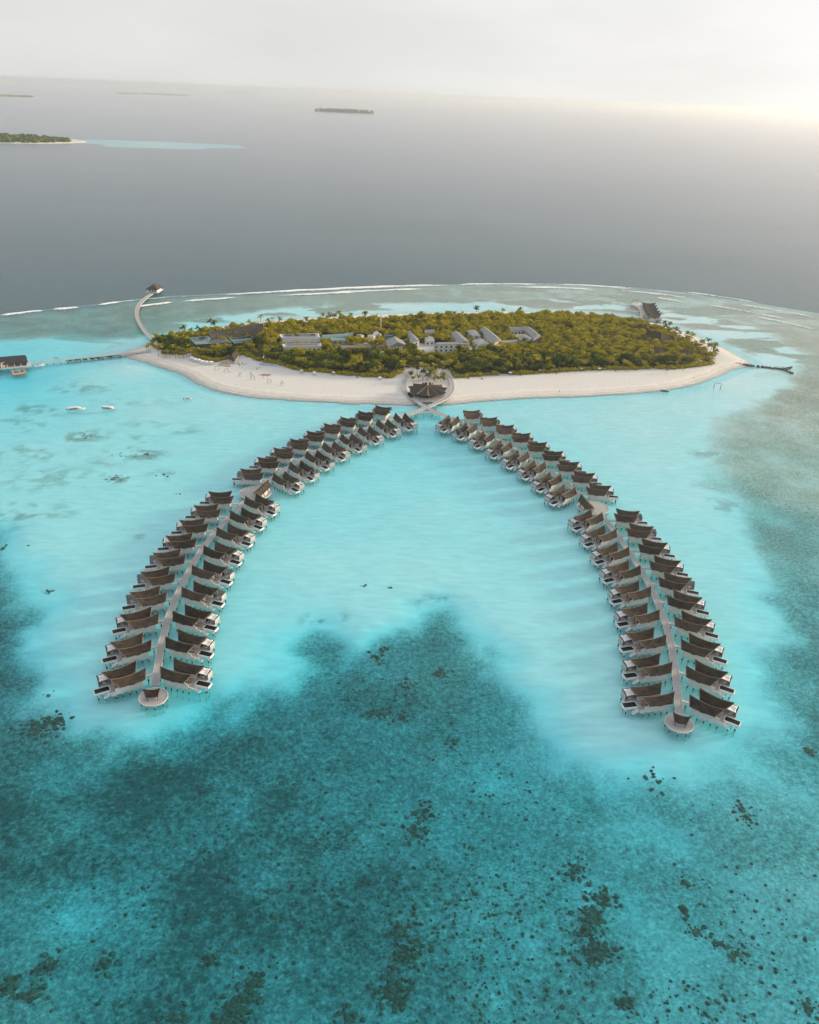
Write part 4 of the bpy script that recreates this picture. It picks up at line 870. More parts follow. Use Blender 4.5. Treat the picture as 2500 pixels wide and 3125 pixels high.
def place_villas():
    for colm, rows in VILLAS.items():
        arm = 'left' if colm[0] == 'L' else 'right'
        rowname = 'outer' if colm[:2] in ('LL', 'RR') else 'inner'
        low = colm.endswith('lo')
        m = SIDE[colm]
        for i, (x, y, a) in enumerate(rows):
            sail = SAILS[colm][i] == '1'
            v = take(m, PROTO[m], () if sail else ('shade_sail', 'sail_post'))
            v.location = (x, y, 0)
            v.rotation_euler = (0, 0, R(a))
            k = len(rows) - 1 - i if low else i
            where = 'from the tip deck' if low else 'from the beach'
            tag(v, f"thatched twin-roof water villa {'with white sail' if sail else 'with open terrace'}, {arm} jetty, {rowname} row, {ordinal(k)} {where}", 'water villa', f'water villas along the {arm} jetty')
            # the footbridge back to the jetty
            u = (math.cos(R(a)), math.sin(R(a)))
            w = (-u[1] * m, u[0] * m)
            p0 = (x + u[0] * 1.1 - w[0] * 5.15, y + u[1] * 1.1 - w[1] * 5.15)
            t = seg_hit(p0, (-u[0], -u[1]), smooth_poly(JETTY_L if arm == 'left' else JETTY_R, 1, False))
            t = 4.0 if t is None else t
            for ch in v.children:
                if ch.name.startswith('entry_bridge'):
                    ln = max(0.6, t - 1.3)
                    ch.location = (1.08 - ln, 0, 0)
                    ch.scale = (ln, 1, 1)
            if t > 6.5:
                inst(POST, v, 'stilt', (1.1 - t * .55, -5.15 * m, 0))
            if low:
                for q, (lu, lv) in enumerate(((11.6, -7.5), (11.8, -8.6))):
                    l = take('l', LOUNGER)
                    l.location = (x + u[0] * lu + w[0] * lv, y + u[1] * lu + w[1] * lv, 2.41)
                    l.rotation_euler = (0, 0, R(a) + (0.25 if q else 0.1) * m)
                    tag(l, f"{'far' if q else 'near'} sun lounger at the {arm} jetty's {rowname} row villa, {ordinal(k)} from the tip" , 'sun lounger', 'sun loungers on villa terraces')
                c = take('c', CHAIR)
                c.location = (x + u[0] * 9.2 + w[0] * -3.6, y + u[1] * 9.2 + w[1] * -3.6, 2.41)
                c.rotation_euler = (0, 0, R(a) + 0.4)
                tag(c, f"orange armchair at the {arm} jetty's {rowname} row villa, {ordinal(k)} from the tip" , 'armchair', 'orange armchairs on villa terraces')


place_villas()


# ------------------------------------------------------------------ jetties
def ribbon(pts, w, z0, z1):
    """Box-section ribbon along a polyline: returns MB."""
    n = len(pts)
    L, Rr = [], []
    for i in range(n):
        a, b = pts[max(0, i - 1)], pts[min(n - 1, i + 1)]
        d = Vector((b[0] - a[0], b[1] - a[1])).normalized()
        nx, ny = -d.y, d.x
        wl, wr = (w if isinstance(w, tuple) else (w / 2, w / 2))
        L.append((pts[i][0] + nx * wl, pts[i][1] + ny * wl))
        Rr.append((pts[i][0] - nx * wr, pts[i][1] - ny * wr))
    mb = MB()
    vs = []
    for i in range(n):
        vs += [(*L[i], z1), (*Rr[i], z1), (*Rr[i], z0), (*L[i], z0)]
    fs = []
    for i in range(n - 1):
        a, b = 4 * i, 4 * i + 4
        fs += [(a, a + 1, b + 1, b), (a + 1, a + 2, b + 2, b + 1), (a + 2, a + 3, b + 3, b + 2), (a + 3, a, b, b + 3)]
    fs += [(3, 2, 1, 0), (4 * n - 4, 4 * n - 3, 4 * n - 2, 4 * n - 1)]
    return mb.add(vs, fs)


def resample(pts, step):
    out, acc = [pts[0]], 0.0
    for a, b in zip(pts[:-1], pts[1:]):
        d = math.hypot(b[0] - a[0], b[1] - a[1])
        t = step - acc
        while t <= d:
            out.append((a[0] + (b[0] - a[0]) * t / d, a[1] + (b[1] - a[1]) * t / d))
            t += step
        acc = (acc + d) % step
    return out


def jetty(name, pts, w, label, cat='jetty', z=2.4, posts=True, pstep=6.0, k=2, zlow=2.05, ppost=None, kerbs=True):
    pts = smooth_poly(pts, k, False)
    r = empty(name, (pts[0][0], pts[0][1], 0), 0, label, cat)
    ox, oy = pts[0]
    loc = [(p[0] - ox, p[1] - oy) for p in pts]
    ribbon(loc, w, zlow, z).build('deck', M_DECK, r)
    if kerbs:
        ribbon(loc, (w / 2 + .02, -(w / 2 - .16)), zlow - .1, z + .14).build('kerb', M_KERB, r)
        ribbon(loc, (-(w / 2 - .16), w / 2 + .02), zlow - .1, z + .14).build('kerb', M_KERB, r)
    if posts:
        rs = resample(loc, pstep)
        for i, p in enumerate(rs):
            q = rs[min(i + 1, len(rs) - 1)] if i < len(rs) - 1 else p
            d = Vector((q[0] - p[0], q[1] - p[1]))
            if d.length < 1e-4: continue
            d.normalize()
            for s in (-1, 1):
                inst(ppost or POST, r, 'post', (p[0] - d.y * s * w * .4, p[1] + d.x * s * w * .4, z - 2.42))
    return r


jetty('jetty', JETTY_L, 2.8, 'grey boardwalk running between the two villa rows of the left arm')
jetty('jetty', JETTY_R, 2.8, 'grey boardwalk running between the two villa rows of the right arm')
jetty('footbridge', CROSS_A, 3.2, 'crossing boardwalk sweeping round the right side of the star-roofed pavilion', 'footbridge', z=2.395, pstep=7)
jetty('footbridge', CROSS_B, 3.2, 'crossing boardwalk sweeping round the left side of the star-roofed pavilion', 'footbridge', z=2.405, pstep=7)
jetty('footbridge', CROSS_C, 2.4, 'arched boardwalk joining the shore ends of both villa arms', 'footbridge', z=2.385, pstep=6)


def round_deck(c, rx, label, name='round_deck', ry=None, posts=9):
    r = empty(name, (c[0], c[1], 0), 0, label, 'deck')
    ry = ry or rx
    n = 48
    poly = [(rx * math.cos(2 * math.pi * i / n), ry * math.sin(2 * math.pi * i / n)) for i in range(n)]
    MB().prism(poly, 2.05, 2.42).build('deck', M_DECK, r)
    inn = [(p[0] * (1 - .25 / rx), p[1] * (1 - .25 / ry)) for p in poly]
    mb = MB()
    vs = [(*p, 2.0) for p in poly] + [(p[0] * 1.012, p[1] * 1.012, 2.56) for p in poly] + [(*p, 2.56) for p in inn] + [(*p, 2.424) for p in inn]
    fs = []
    for i in range(n):
        j = (i + 1) % n
        fs += [(i, j, n + j, n + i), (n + i, n + j, 2 * n + j, 2 * n + i), (2 * n + i, 2 * n + j, 3 * n + j, 3 * n + i)]
    mb.add(vs, fs).build('kerb', M_KERB, r)
    for i in range(posts):
        a = 2 * math.pi * (i + .3) / posts
        inst(STILT, r, 'post', (rx * .88 * math.cos(a), ry * .88 * math.sin(a), 0.28))
    return r


def hut(name, a, b, label, cat, half=2.4, ze=4.9, walls=True, posts=False, flip=1, thatch=None):
    """Small swept-roof house whose ridge runs from a to b."""
    d = Vector((b[0] - a[0], b[1] - a[1]))
    L = d.length
    r = empty(name, (a[0], a[1], 0), math.atan2(d.y, d.x), label, cat)
    top = roof_shape(L * .14, L * .84, 0, L, half, ze, ze + 1.7, 1.0, .5)
    MB().slab(top, .25).build('roof', thatch or M_THATCH, r)
    for row, off in ((top[0], -0.09), (top[-1], 0.09)):
        bb = MB()
        for j in range(len(row) - 1):
            p, q = row[j], row[j + 1]
            vs = [(p[0], p[1], p[2] + .03), (q[0], q[1], q[2] + .03), (q[0], q[1], q[2] - .4), (p[0], p[1], p[2] - .4)]
            vs2 = [(x + off, y, z) for x, y, z in vs]
            if off < 0: vs, vs2 = vs2, vs
            bb.add(vs + vs2, [(3, 2, 1, 0), (4, 5, 6, 7), (0, 1, 5, 4), (2, 3, 7, 6), (0, 4, 7, 3), (1, 2, 6, 5)])
        bb.build('barge_board', M_TIMBER, r)
    x0, x1, h = L * .2, L * .8, half - .35
    if walls:
        MB().box(x0, x1, -h, -h + .2, 2.43, ze - .1).box(x0, x1, h - .2, h, 2.43, ze - .1).box(x0, x0 + .2, -h + .21, h - .21, 2.43, ze - .1).box(x1 - .2, x1, -h + .21, h - .21, 2.43, ze - .1).build('wall', M_WALL, r)
        for s in (-1, 1):
            for t in (.3, .62):
                w = MB().box(L * t, L * t + 1.1, s * h - .04 if s > 0 else -h - .05, s * h + .05 if s > 0 else -h + .04, 2.6, 4.3).build('window', M_GLASS, r)
                MB().box(L * t - .08, L * t + 1.18, s * (h + .03) - .04, s * (h + .03) + .04, 4.31, 4.4).build('frame', M_DARKTIM, w)
    if posts:
        for x in (x0, x1):
            for y in (-h, h): MB().cyl(x, y, 2.43, ze, .1, n=8).build('post', M_DARKTIM, r)
        MB().box(x0 + .5, x1 - .5, -h + .6, h - .6, 2.43, 2.9).build('bench', M_GREYWALL, r)
        MB().box(x0 + .6, x1 - .6, -h + .7, h - .7, 2.901, 3.0).build('cushion', mat('blue_grey_cushion', (.28, .36, .40), .85, var=.2, scale=3), r)
    return r


for i, sd in enumerate(('left', 'right')):
    round_deck(END_DECKS[i], 5.15, f'round sun deck at the seaward tip of the {sd} villa arm')
    hut('pavilion', *END_PAV[i], f'small open pavilion with swept dark roof on the {sd} tip deck', 'pavilion', half=1.9, ze=4.5, walls=False, posts=True)
    round_deck(MID_DECKS[i], 8.6, f'wide round deck halfway along the {sd} villa arm', ry=8.6, posts=12)
    a, b = MID_HUTS[i]
    hut('hut', a, b, f'small thatched hut with pale walls on the {sd} halfway deck', 'hut', half=2.6, ze=5.0)
# ------------------------------------------------------------------ buildings on the island
ROOFS = {
    'teal': mat('teal_sheet_roof', (0.16, 0.27, 0.26), 0.45, scale=0.35, color2=(0.11, 0.20, 0.20), spec=0.4),
    'green': mat('green_sheet_roof', (0.15, 0.30, 0.25), 0.45, scale=0.35, color2=(0.11, 0.23, 0.19), spec=0.4),
    'white': mat('white_roof', (0.62, 0.62, 0.62), 0.6, var=0.2, scale=0.4),
    'greymetal': mat('grey_sheet_roof', (0.25, 0.255, 0.26), 0.5, scale=0.3, color2=(0.18, 0.185, 0.19), spec=0.4),
    'pale': mat('pale_sheet_roof', (0.42, 0.41, 0.40), 0.55, scale=0.4, color2=(0.31, 0.31, 0.31), spec=0.35),
    'rust': mat('rusty_roof', (0.30, 0.22, 0.18), 0.7, scale=0.3, color2=(0.21, 0.17, 0.15)),
    'blue': mat('blue_steel', (0.07, 0.20, 0.33), 0.5, var=0.35, scale=0.5),
    'skyblue': mat('sky_blue_roof', (0.22, 0.45, 0.55), 0.5, var=0.15, scale=0.5),
    'thatch': M_THATCH,
}
WALLS = {
    'white': M_WALL,
    'glass': mat('shaded_bay', (0.09, 0.10, 0.10), 0.5, var=0.4, scale=0.4),
    'beige': mat('beige_render', (0.42, 0.38, 0.33), 0.85, var=0.15, scale=0.4),
    'concrete': mat('concrete_wall', (0.36, 0.33, 0.30), 0.85, var=0.2, scale=0.4),
    'blue': mat('blue_steel', (0.07, 0.20, 0.33)),
    'timber': M_TIMBER,
}
GZ = 1.3
M_SOLAR = mat('solar_panel', (0.015, 0.02, 0.035), 0.2, var=0.3, scale=0.4, spec=0.5)


def inset(poly, d):
    cx, cy = sum(p[0] for p in poly) / len(poly), sum(p[1] for p in poly) / len(poly)
    out = []
    for p in poly:
        v = Vector((cx - p[0], cy - p[1]))
        L = max(v.length, .01)
        out.append((p[0] + v.x / L * d * 1.35, p[1] + v.y / L * d * 1.35))
    return out


def ccw(poly):
    a = sum(p[0] * q[1] - q[0] * p[1] for p, q in zip(poly, poly[1:] + poly[:1]))
    return poly if a > 0 else poly[::-1]


def building(name, label, cat, foot, z, typ, roof, wall, nwin):
    foot = ccw([tuple(p) for p in foot])
    cx, cy = sum(p[0] for p in foot) / len(foot), sum(p[1] for p in foot) / len(foot)
    r = empty(name, (cx, cy, GZ - 0.3), 0, label, cat)
    P = [(p[0] - cx, p[1] - cy) for p in foot]
    z = z - (GZ - 0.3)
    rm, wm = ROOFS[roof], WALLS[wall]
    W = inset(P, 0.9 if roof == 'thatch' else 0.35)
    # walls: one thin box per side
    n = len(W)
    mb = MB().prism(W, 0, z - 0.02)
    mb.build('wall', wm, r)
    if typ in ('flat', 'flatrim'):
        rf = MB().prism(P, z, z + .22).build('roof', rm, r)
        if typ == 'flatrim':
            q = inset(P, .8)
            rim = MB()
            for i in range(n):
                j = (i + 1) % n
                rim.add([(*P[i], z + .22), (*P[j], z + .22), (*P[j], z + .75), (*P[i], z + .75), (*q[i], z + .22), (*q[j], z + .22), (*q[j], z + .75), (*q[i], z + .75)], [(0, 1, 2, 3), (5, 4, 7, 6), (3, 2, 6, 7)])
            rim.build('parapet', M_WHITE, rf)
            c2 = inset(P, 2.2)
            MB().prism(c2, z + .225, z + .5).build('roof_light', M_SOLAR if wall == 'white' and nwin > 5 else ROOFS['greymetal'], rf)
    else:
        # four-cornered pitched roof, ridge along the longer side
        e0 = math.dist(P[0], P[1]) + math.dist(P[2], P[3])
        e1 = math.dist(P[1], P[2]) + math.dist(P[3], P[0])
        Q = P if e0 >= e1 else P[1:] + P[:1]
        a = ((Q[3][0] + Q[0][0]) / 2, (Q[3][1] + Q[0][1]) / 2)
        b = ((Q[1][0] + Q[2][0]) / 2, (Q[1][1] + Q[2][1]) / 2)
        wid = min(e0, e1) / 2
        rise = wid * (0.33 if roof == 'thatch' else 0.22)
        k = min(.36, wid / max(e0, e1) * .9) if typ == 'hip' else 0.0
        A = (a[0] + (b[0] - a[0]) * k, a[1] + (b[1] - a[1]) * k, z + rise)
        B = (b[0] + (a[0] - b[0]) * k, b[1] + (a[1] - b[1]) * k, z + rise)
        c = [(*q, z) for q in Q]
        lo = [(*q, z - .25) for q in Q]
        vs = c + [A, B] + lo
        fs = [(0, 1, 5, 4), (2, 3, 4, 5), (1, 2, 5), (3, 0, 4), (6, 9, 8, 7)] + [(6 + i, 6 + (i + 1) % 4, (i + 1) % 4, i) for i in range(4)]
        rf = MB().add(vs, fs).build('roof', rm, r)
        MB().tube(A, B, .14, n=6).build('ridge_cap', M_WHITE if roof != 'thatch' else M_DARKTIM, rf)
    # windows on the sides one can see from the sea
    if nwin:
        sides = []
        for i in range(n):
            p, q = W[i], W[(i + 1) % n]
            ex, ey = q[0] - p[0], q[1] - p[1]
            L = math.hypot(ex, ey)
            nx, ny = ey / L, -ex / L
            if ny < -0.25 and L > 4: sides.append((L, p, (ex / L, ey / L), (nx, ny)))
        tot = sum(s[0] for s in sides) or 1
        for L, p, d, nn in sides:
            m = max(1, round(nwin * L / tot))
            for fl in ((0,) if z < 6.2 else (0, 1)):
                zb = 0.9 + fl * 3.1 if z >= 6.2 else max(1.4, z * .42)
                for k in range(m):
                    s = L * (k + .5) / m
                    w = min(1.5, L / m * .55)
                    x, y = p[0] + d[0] * s, p[1] + d[1] * s

                    def quad(x, y, w, h, zb, t0, t1):
                        vs = []
                        for t in (t0, t1):
                            for (sx, sz) in ((-1, 0), (1, 0), (1, 1), (-1, 1)):
                                vs.append((x + d[0] * sx * w / 2 + nn[0] * t, y + d[1] * sx * w / 2 + nn[1] * t, zb + sz * h))
                        return MB().add(vs, [(3, 2, 1, 0), (4, 5, 6, 7), (0, 1, 5, 4), (1, 2, 6, 5), (2, 3, 7, 6), (3, 0, 4, 7)])
                    wd = quad(x, y, w, 1.7, zb, -.05, .06).build('window', M_GLASS, r)
                    quad(x, y, w + .3, .15, zb - .16, -.03, .14).build('sill', M_WHITE, wd)
    return r


for b in BUILDINGS:
    building(*b)

# the big folded thatch sail beside the solar roofs
def sail_roof():
    c = SAILROOF
    ox, oy = c[2][0], c[2][1]
    r = empty('sail_roof_hall', (ox, oy, GZ - .3), 0, 'huge folded thatch roof rising to a point beside the teal solar roofs', 'hall')
    p = [(q[0] - ox, q[1] - oy, q[2] - GZ + .3) for q in c]
    th = (0, 0, -.4)
    vs = p + [(q[0], q[1], q[2] - .4) for q in p]
    fs = [(0, 3, 2, 1), (1, 2, 5, 4), (6, 7, 8, 9), (7, 10, 11, 8), (3, 0, 6, 9), (2, 3, 9, 8), (0, 1, 7, 6), (1, 4, 10, 7), (4, 5, 11, 10), (5, 2, 8, 11)]
    MB().add(vs, fs).build('roof', mat('grey_brown_thatch', (0.105, 0.088, 0.076), 0.9, scale=0.5, color2=(0.14, 0.115, 0.095), bump=.4), r)
    q = inset([p[0][:2], p[3][:2], p[2][:2], p[5][:2], p[4][:2], p[1][:2]], 2.0)
    MB().prism(q, 0, 4.2).build('wall', WALLS['timber'], r)
    for k in range(6):
        a = Vector(p[3]).lerp(Vector(p[2]), k / 5)
        MB().cyl(a.x, a.y + 1.5, 0, a.z - .35, .18, n=8).build('post', M_DARKTIM, r)


sail_roof()


def solar(q, i):
    """Each photovoltaic strip: a tilted frame with separate modules."""
    ctr = tuple(sum(p[k] for p in q) / 4 for k in range(3))
    r = empty('solar_array', ctr, 0, ['solar array on the leftmost teal roof', 'rear solar strip on the middle teal roof', 'front solar strip on the middle teal roof', 'rear solar strip on the green roof', 'front solar strip on the green roof'][i], 'solar panels')
    c = [Vector(p) - Vector(ctr) for p in q]
    n = 9
    for k in range(n):
        s0, s1 = (k + .04) / n, (k + .96) / n
        a, b = c[0].lerp(c[1], s0), c[0].lerp(c[1], s1)
        d, e = c[3].lerp(c[2], s0), c[3].lerp(c[2], s1)
        up = Vector((0, 0, .35))
        MB().slab([[tuple(d), tuple(e)], [tuple(a + up), tuple(b + up)]], .06).build('panel', M_SOLAR, r)
    fr = MB()
    fr.tube(c[3] - Vector((0, 0, .1)), c[2] - Vector((0, 0, .1)), .06)
    fr.build('rail', M_WHITE, r)
    MB().tube(c[0] + Vector((0, 0, .22)), c[1] + Vector((0, 0, .22)), .06).build('rail', M_WHITE, r)


for i, q in enumerate(SOLAR): solar(q, i)

for i, t in enumerate(TANKS):
    r = empty('water_tank', (*t, GZ - .2), 0, ['white water tank left of the yard tree', 'white water tank right of the yard tree'][i], 'tank', 'white water tanks')
    MB().cyl(0, 0, 0, 6.5, 3.4, n=28).build('shell', M_WHITE, r)
    MB().cyl(0, 0, 6.51, 7.1, 3.5, .4, n=28).build('lid', ROOFS['pale'], r)
for i, t in enumerate(DISHES):
    s = (2.6, 1.7)[i]
    r = empty('satellite_dish', (*t, GZ - .2), 0, ['larger white satellite dish in the service yard', 'smaller white satellite dish in the service yard'][i], 'satellite dish')
    MB().cyl(0, 0, 0, 4.0, .18, n=8).build('mast', M_WHITE, r)
    rows = []
    for k in range(6):
        a = k / 5
        rows.append([(s * a * math.cos(2 * math.pi * j / 18), -1.1 + .5 * a * a + s * .0 - .25, 4.6 + s * a * math.sin(2 * math.pi * j / 18)) for j in range(19)])
    MB().slab(rows, .05).build('reflector', M_WHITE, r, True)
    MB().tube((0, -1.3, 4.6), (0, -2.4, 4.6), .06).build('feed', M_DARKTIM, r)

r = empty('radio_mast', (*MAST, GZ - .2), 0, 'tall pale radio mast rising above the trees', 'mast')
for s in ((.5, .5), (-.5, .5), (0, -.6)): MB().tube((s[0], s[1], 0), (s[0] * .35, s[1] * .35, 20), .11, .08).build('leg', M_WHITE, r)
for k in range(7):
    z0 = k * 2.8
    f0, f1 = 1 - .65 * z0 / 20, 1 - .65 * (z0 + 2.8) / 20
    MB().tube((.5 * f0, .5 * f0, z0), (-.5 * f1, .5 * f1, z0 + 2.8), .05, n=4).build('brace', M_WHITE, r)
for z0, a in ((16, .3), (17.5, 2.2), (14, 4.0)):
    MB().box(.5 * math.cos(a) - .35, .5 * math.cos(a) + .35, .5 * math.sin(a) - .3, .5 * math.sin(a) + .3, z0, z0 + 2.2).build('antenna', M_WHITE, r)
MB().tube((0, 0, 19.9), (0, 0, 22), .05).build('antenna', M_WHITE, r)

# swimming pool and paved patio
def flat_sheet(poly, z, name, material, label, cat, kind=None, th=.12):
    c = poly[0]
    o = MB().prism([(p[0] - c[0], p[1] - c[1]) for p in poly], z - th, z).build(name, material)
    o.location = (c[0], c[1], 0)
    return tag(o, label, cat, None, kind)


flat_sheet(PATIO, 1.95, 'patio', mat('pale_paving', (0.50, 0.48, 0.46), 0.8, var=.15, scale=.4), 'pale paved patio round the swimming pool', 'patio', 'structure', 1.0)
pr = empty('swimming_pool', (*POOL[0], 0), 0, 'long blue swimming pool before the white building', 'swimming pool')
_pp = [(p[0] - POOL[0][0], p[1] - POOL[0][1]) for p in POOL]
MB().prism(_pp, 1.90, 2.02).build('coping', M_KERB, pr)
MB().prism(inset(_pp, .6), 2.021, 2.06).build('pool_water', mat('blue_pool_water', (0.10, 0.30, 0.40), 0.15, var=.2, scale=.3, spec=.4), pr)

# the wooden beach deck, blue banner
o = flat_sheet(BEACH_DECK, 2.0, 'beach_deck', mat('tan_boards', (0.44, 0.33, 0.25), 0.8, var=.2, scale=1.0, stretch=(1, 6, 1)), 'tan wooden deck on the left beach below the grey villa', 'deck', None, .5)
a, b = BANNER
L = math.dist(a, b)
r = empty('beach_banner', (*a, 1.4), math.atan2(b[1] - a[1], b[0] - a[0]), 'long low blue and white banner fence on the left beach', 'banner')
for k in range(7):
    MB().box(L * k / 7 + .1, L * (k + 1) / 7 - .1, -.05, .05, .5, 2.2).build('panel', mat('blue_banner', (0.30, 0.50, 0.60), .6, var=.2, scale=1) if k not in (2, 4, 5) else mat('navy_white_banner', (0.10, 0.16, 0.24), .6, color2=(.6, .62, .64), scale=1.4), r)
for k in range(8):
    MB().cyl(L * k / 7, 0, 0, 2.5, .06, n=6).build('post', M_WHITE, r)
# ------------------------------------------------------------------ star-roofed pavilion at the head of the beach
def star_pavilion():
    cx, cy = STAR
    r = empty('star_pavilion', (cx, cy, 0), 0, 'round beach pavilion with star-shaped dark folded roof', 'pavilion')
    n = 11
    off = R(-90)
    prev = None
    for k in range(n):
        a0 = off + 2 * math.pi * (k - .5) / n
        a1 = off + 2 * math.pi * k / n
        a2 = off + 2 * math.pi * (k + .5) / n
        back = math.sin(a1) > 0.75
        tip = 14.6 if not back else 13.5
        zt = 6.6 + (0.6 if math.sin(a1) > 0 else 0)
        valley = 11.4
        A = (0, 0, 9.6)
        L = (valley * math.cos(a0), valley * math.sin(a0), 4.7)
        T = (tip * math.cos(a1), tip * math.sin(a1), zt)
        Q = (valley * math.cos(a2), valley * math.sin(a2), 4.7)
        lo = lambda p: (p[0], p[1], p[2] - .35)
        MB().add([A, L, T, Q, lo(A), lo(L), lo(T), lo(Q)], [(0, 1, 2), (0, 2, 3), (4, 6, 5), (4, 7, 6), (1, 5, 6, 2), (2, 6, 7, 3), (0, 4, 5, 1), (3, 7, 4, 0)]).build('roof_fold', mat('brown_thatch', (0.055, 0.044, 0.037), .9, scale=.7, color2=(.095, .072, .056), bump=.5), r)
        MB().tube((A[0], A[1], A[2] + .05), (T[0], T[1], T[2] + .05), .13, .16, 6).build('ridge_cap', M_PALETIM if k in (0, 1, 10, 2) else M_DARKTIM, r)
        MB().tube((9.8 * math.cos(a2), 9.8 * math.sin(a2), 2.45), (10.6 * math.cos(a2), 10.6 * math.sin(a2), 4.6), .16).build('post', M_DARKTIM, r)
        if k in (2, 3, 8, 9):
            MB().tube((11.4 * math.cos(a1 - .08), 11.4 * math.sin(a1 - .08), 2.45), (T[0] * .95, T[1] * .95, zt - .5), .13).build('strut', M_TIMBER, r)
            MB().tube((11.4 * math.cos(a1 + .08), 11.4 * math.sin(a1 + .08), 2.45), (T[0] * .95, T[1] * .95, zt - .5), .13).build('strut', M_TIMBER, r)
    MB().cyl(0, 0, 2.43, 4.6, 7.6, n=22).build('inner_wall', mat('shaded_timber_wall', (.10, .075, .055), .8, var=.4, scale=.8), r)
    MB().cyl(0, -1.0, 1.7, 2.42, 13.2, n=40).build('deck', M_DECK, r)
    MB().cyl(0, -1.2, 1.55, 1.695, 13.5, n=40).build('deck_edge', M_WHITE, r)
    for k in range(9):
        a = R(-150 + k * 15)
        inst(STILT, r, 'post', (12.2 * math.cos(a), -1 + 12.2 * math.sin(a), -.1))
    for s in (-1.3, 1.3):
        MB().box(s - .8, s + .8, 5.2, 6.4, 7.2, 9.8).build('vent', M_DARKTIM, r)
    return r


star_pavilion()
# tables under the front eaves
tabs = [(-6.5, -10.6), (-4.0, -11.6), (-1.2, -12.2), (1.6, -12.2), (4.2, -11.6), (6.6, -10.6)]
proto = None
M_RED = mat('dull_red_fabric', (.30, .08, .07), .8, var=.3, scale=3)
for i, (x, y) in enumerate(tabs):
    if proto is None:
        proto = empty('dining_table')
        MB().cyl(0, 0, .68, .75, .55, n=14).build('table_top', M_WHITE, proto)
        MB().cyl(0, 0, .03, .68, .06, n=8).build('leg', M_DARKTIM, proto)
        MB().cyl(0, 0, 0, .03, .3, n=12).build('base', M_DARKTIM, proto)
        t = proto
    else:
        t = copy_tree(proto)
    t.location = (STAR[0] + x, STAR[1] + y, 2.43)
    tag(t, f'white round dining table on the pavilion deck, {ordinal(i)} from the left', 'table', 'dining tables before the star pavilion')

# shrub planters at the left of the pavilion are built with the vegetation

# ------------------------------------------------------------------ back-left pier and hip-roofed hut
jetty('pier', PIER_BL, 3.6, 'long curved pier leading to the hip-roofed hut on the reef edge', 'pier', pstep=9)


def reef_hut():
    (l, f, rr), (ra, rb) = HUT_BL
    b = (l[0] + rr[0] - f[0], l[1] + rr[1] - f[1])
    c = [l, f, rr, b]
    cx, cy = sum(p[0] for p in c) / 4, sum(p[1] for p in c) / 4
    r = empty('reef_hut', (cx, cy, 0), 0, 'hip-roofed hut with white walls at the end of the curved pier', 'hut')
    P = [(p[0] - cx, p[1] - cy) for p in c]
    z = 5.4
    A = ((P[0][0] + P[1][0]) / 2 * .25, (P[0][1] + P[1][1]) / 2 * .25, 9.6)
    B = ((P[2][0] + P[3][0]) / 2 * .25, (P[2][1] + P[3][1]) / 2 * .25, 9.6)
    vs = [(*p, z) for p in P] + [A, B] + [(*p, z - .3) for p in P]
    MB().add(vs, [(0, 1, 4), (1, 2, 5, 4), (2, 3, 5), (3, 0, 4, 5), (6, 9, 8, 7)] + [(6 + i, 6 + (i + 1) % 4, (i + 1) % 4, i) for i in range(4)]).build('roof', mat('brown_thatch', (.055, .044, .037)), r)
    W = [(p[0] * .74, p[1] * .74) for p in P]
    MB().prism(W, 2.43, z - .31).build('wall', M_WHITE, r)
    D = [(p[0] * .96, p[1] * .96) for p in P]
    MB().prism(D, 1.9, 2.42).build('deck', M_WHITE, r)
    for i in range(4):
        p, q = D[i], D[(i + 1) % 4]
        for t in (.1, .5, .9): inst(STILT, r, 'post', (p[0] + (q[0] - p[0]) * t, p[1] + (q[1] - p[1]) * t, .1))
    e = Vector((W[1][0] - W[0][0], W[1][1] - W[0][1])).normalized()
    nn = Vector((e.y, -e.x))
    for t in (.2, .5, .78):
        x, y = W[0][0] + (W[1][0] - W[0][0]) * t, W[0][1] + (W[1][1] - W[0][1]) * t
        vs = []
        for d in (-.05, .08):
            for s, zz in ((-.7, 2.5), (.7, 2.5), (.7, 4.6), (-.7, 4.6)): vs.append((x + e.x * s + nn.x * d, y + e.y * s + nn.y * d, zz))
        MB().add(vs, [(3, 2, 1, 0), (4, 5, 6, 7), (0, 1, 5, 4), (1, 2, 6, 5), (2, 3, 7, 6), (3, 0, 4, 7)]).build('door' if t == .5 else 'window', M_GLASS, r)


reef_hut()

# ------------------------------------------------------------------ spa on the back-right reef
jetty('pier', PIER_BR, 3.4, 'short curved pier leading to the five-roofed spa', 'pier', pstep=6)


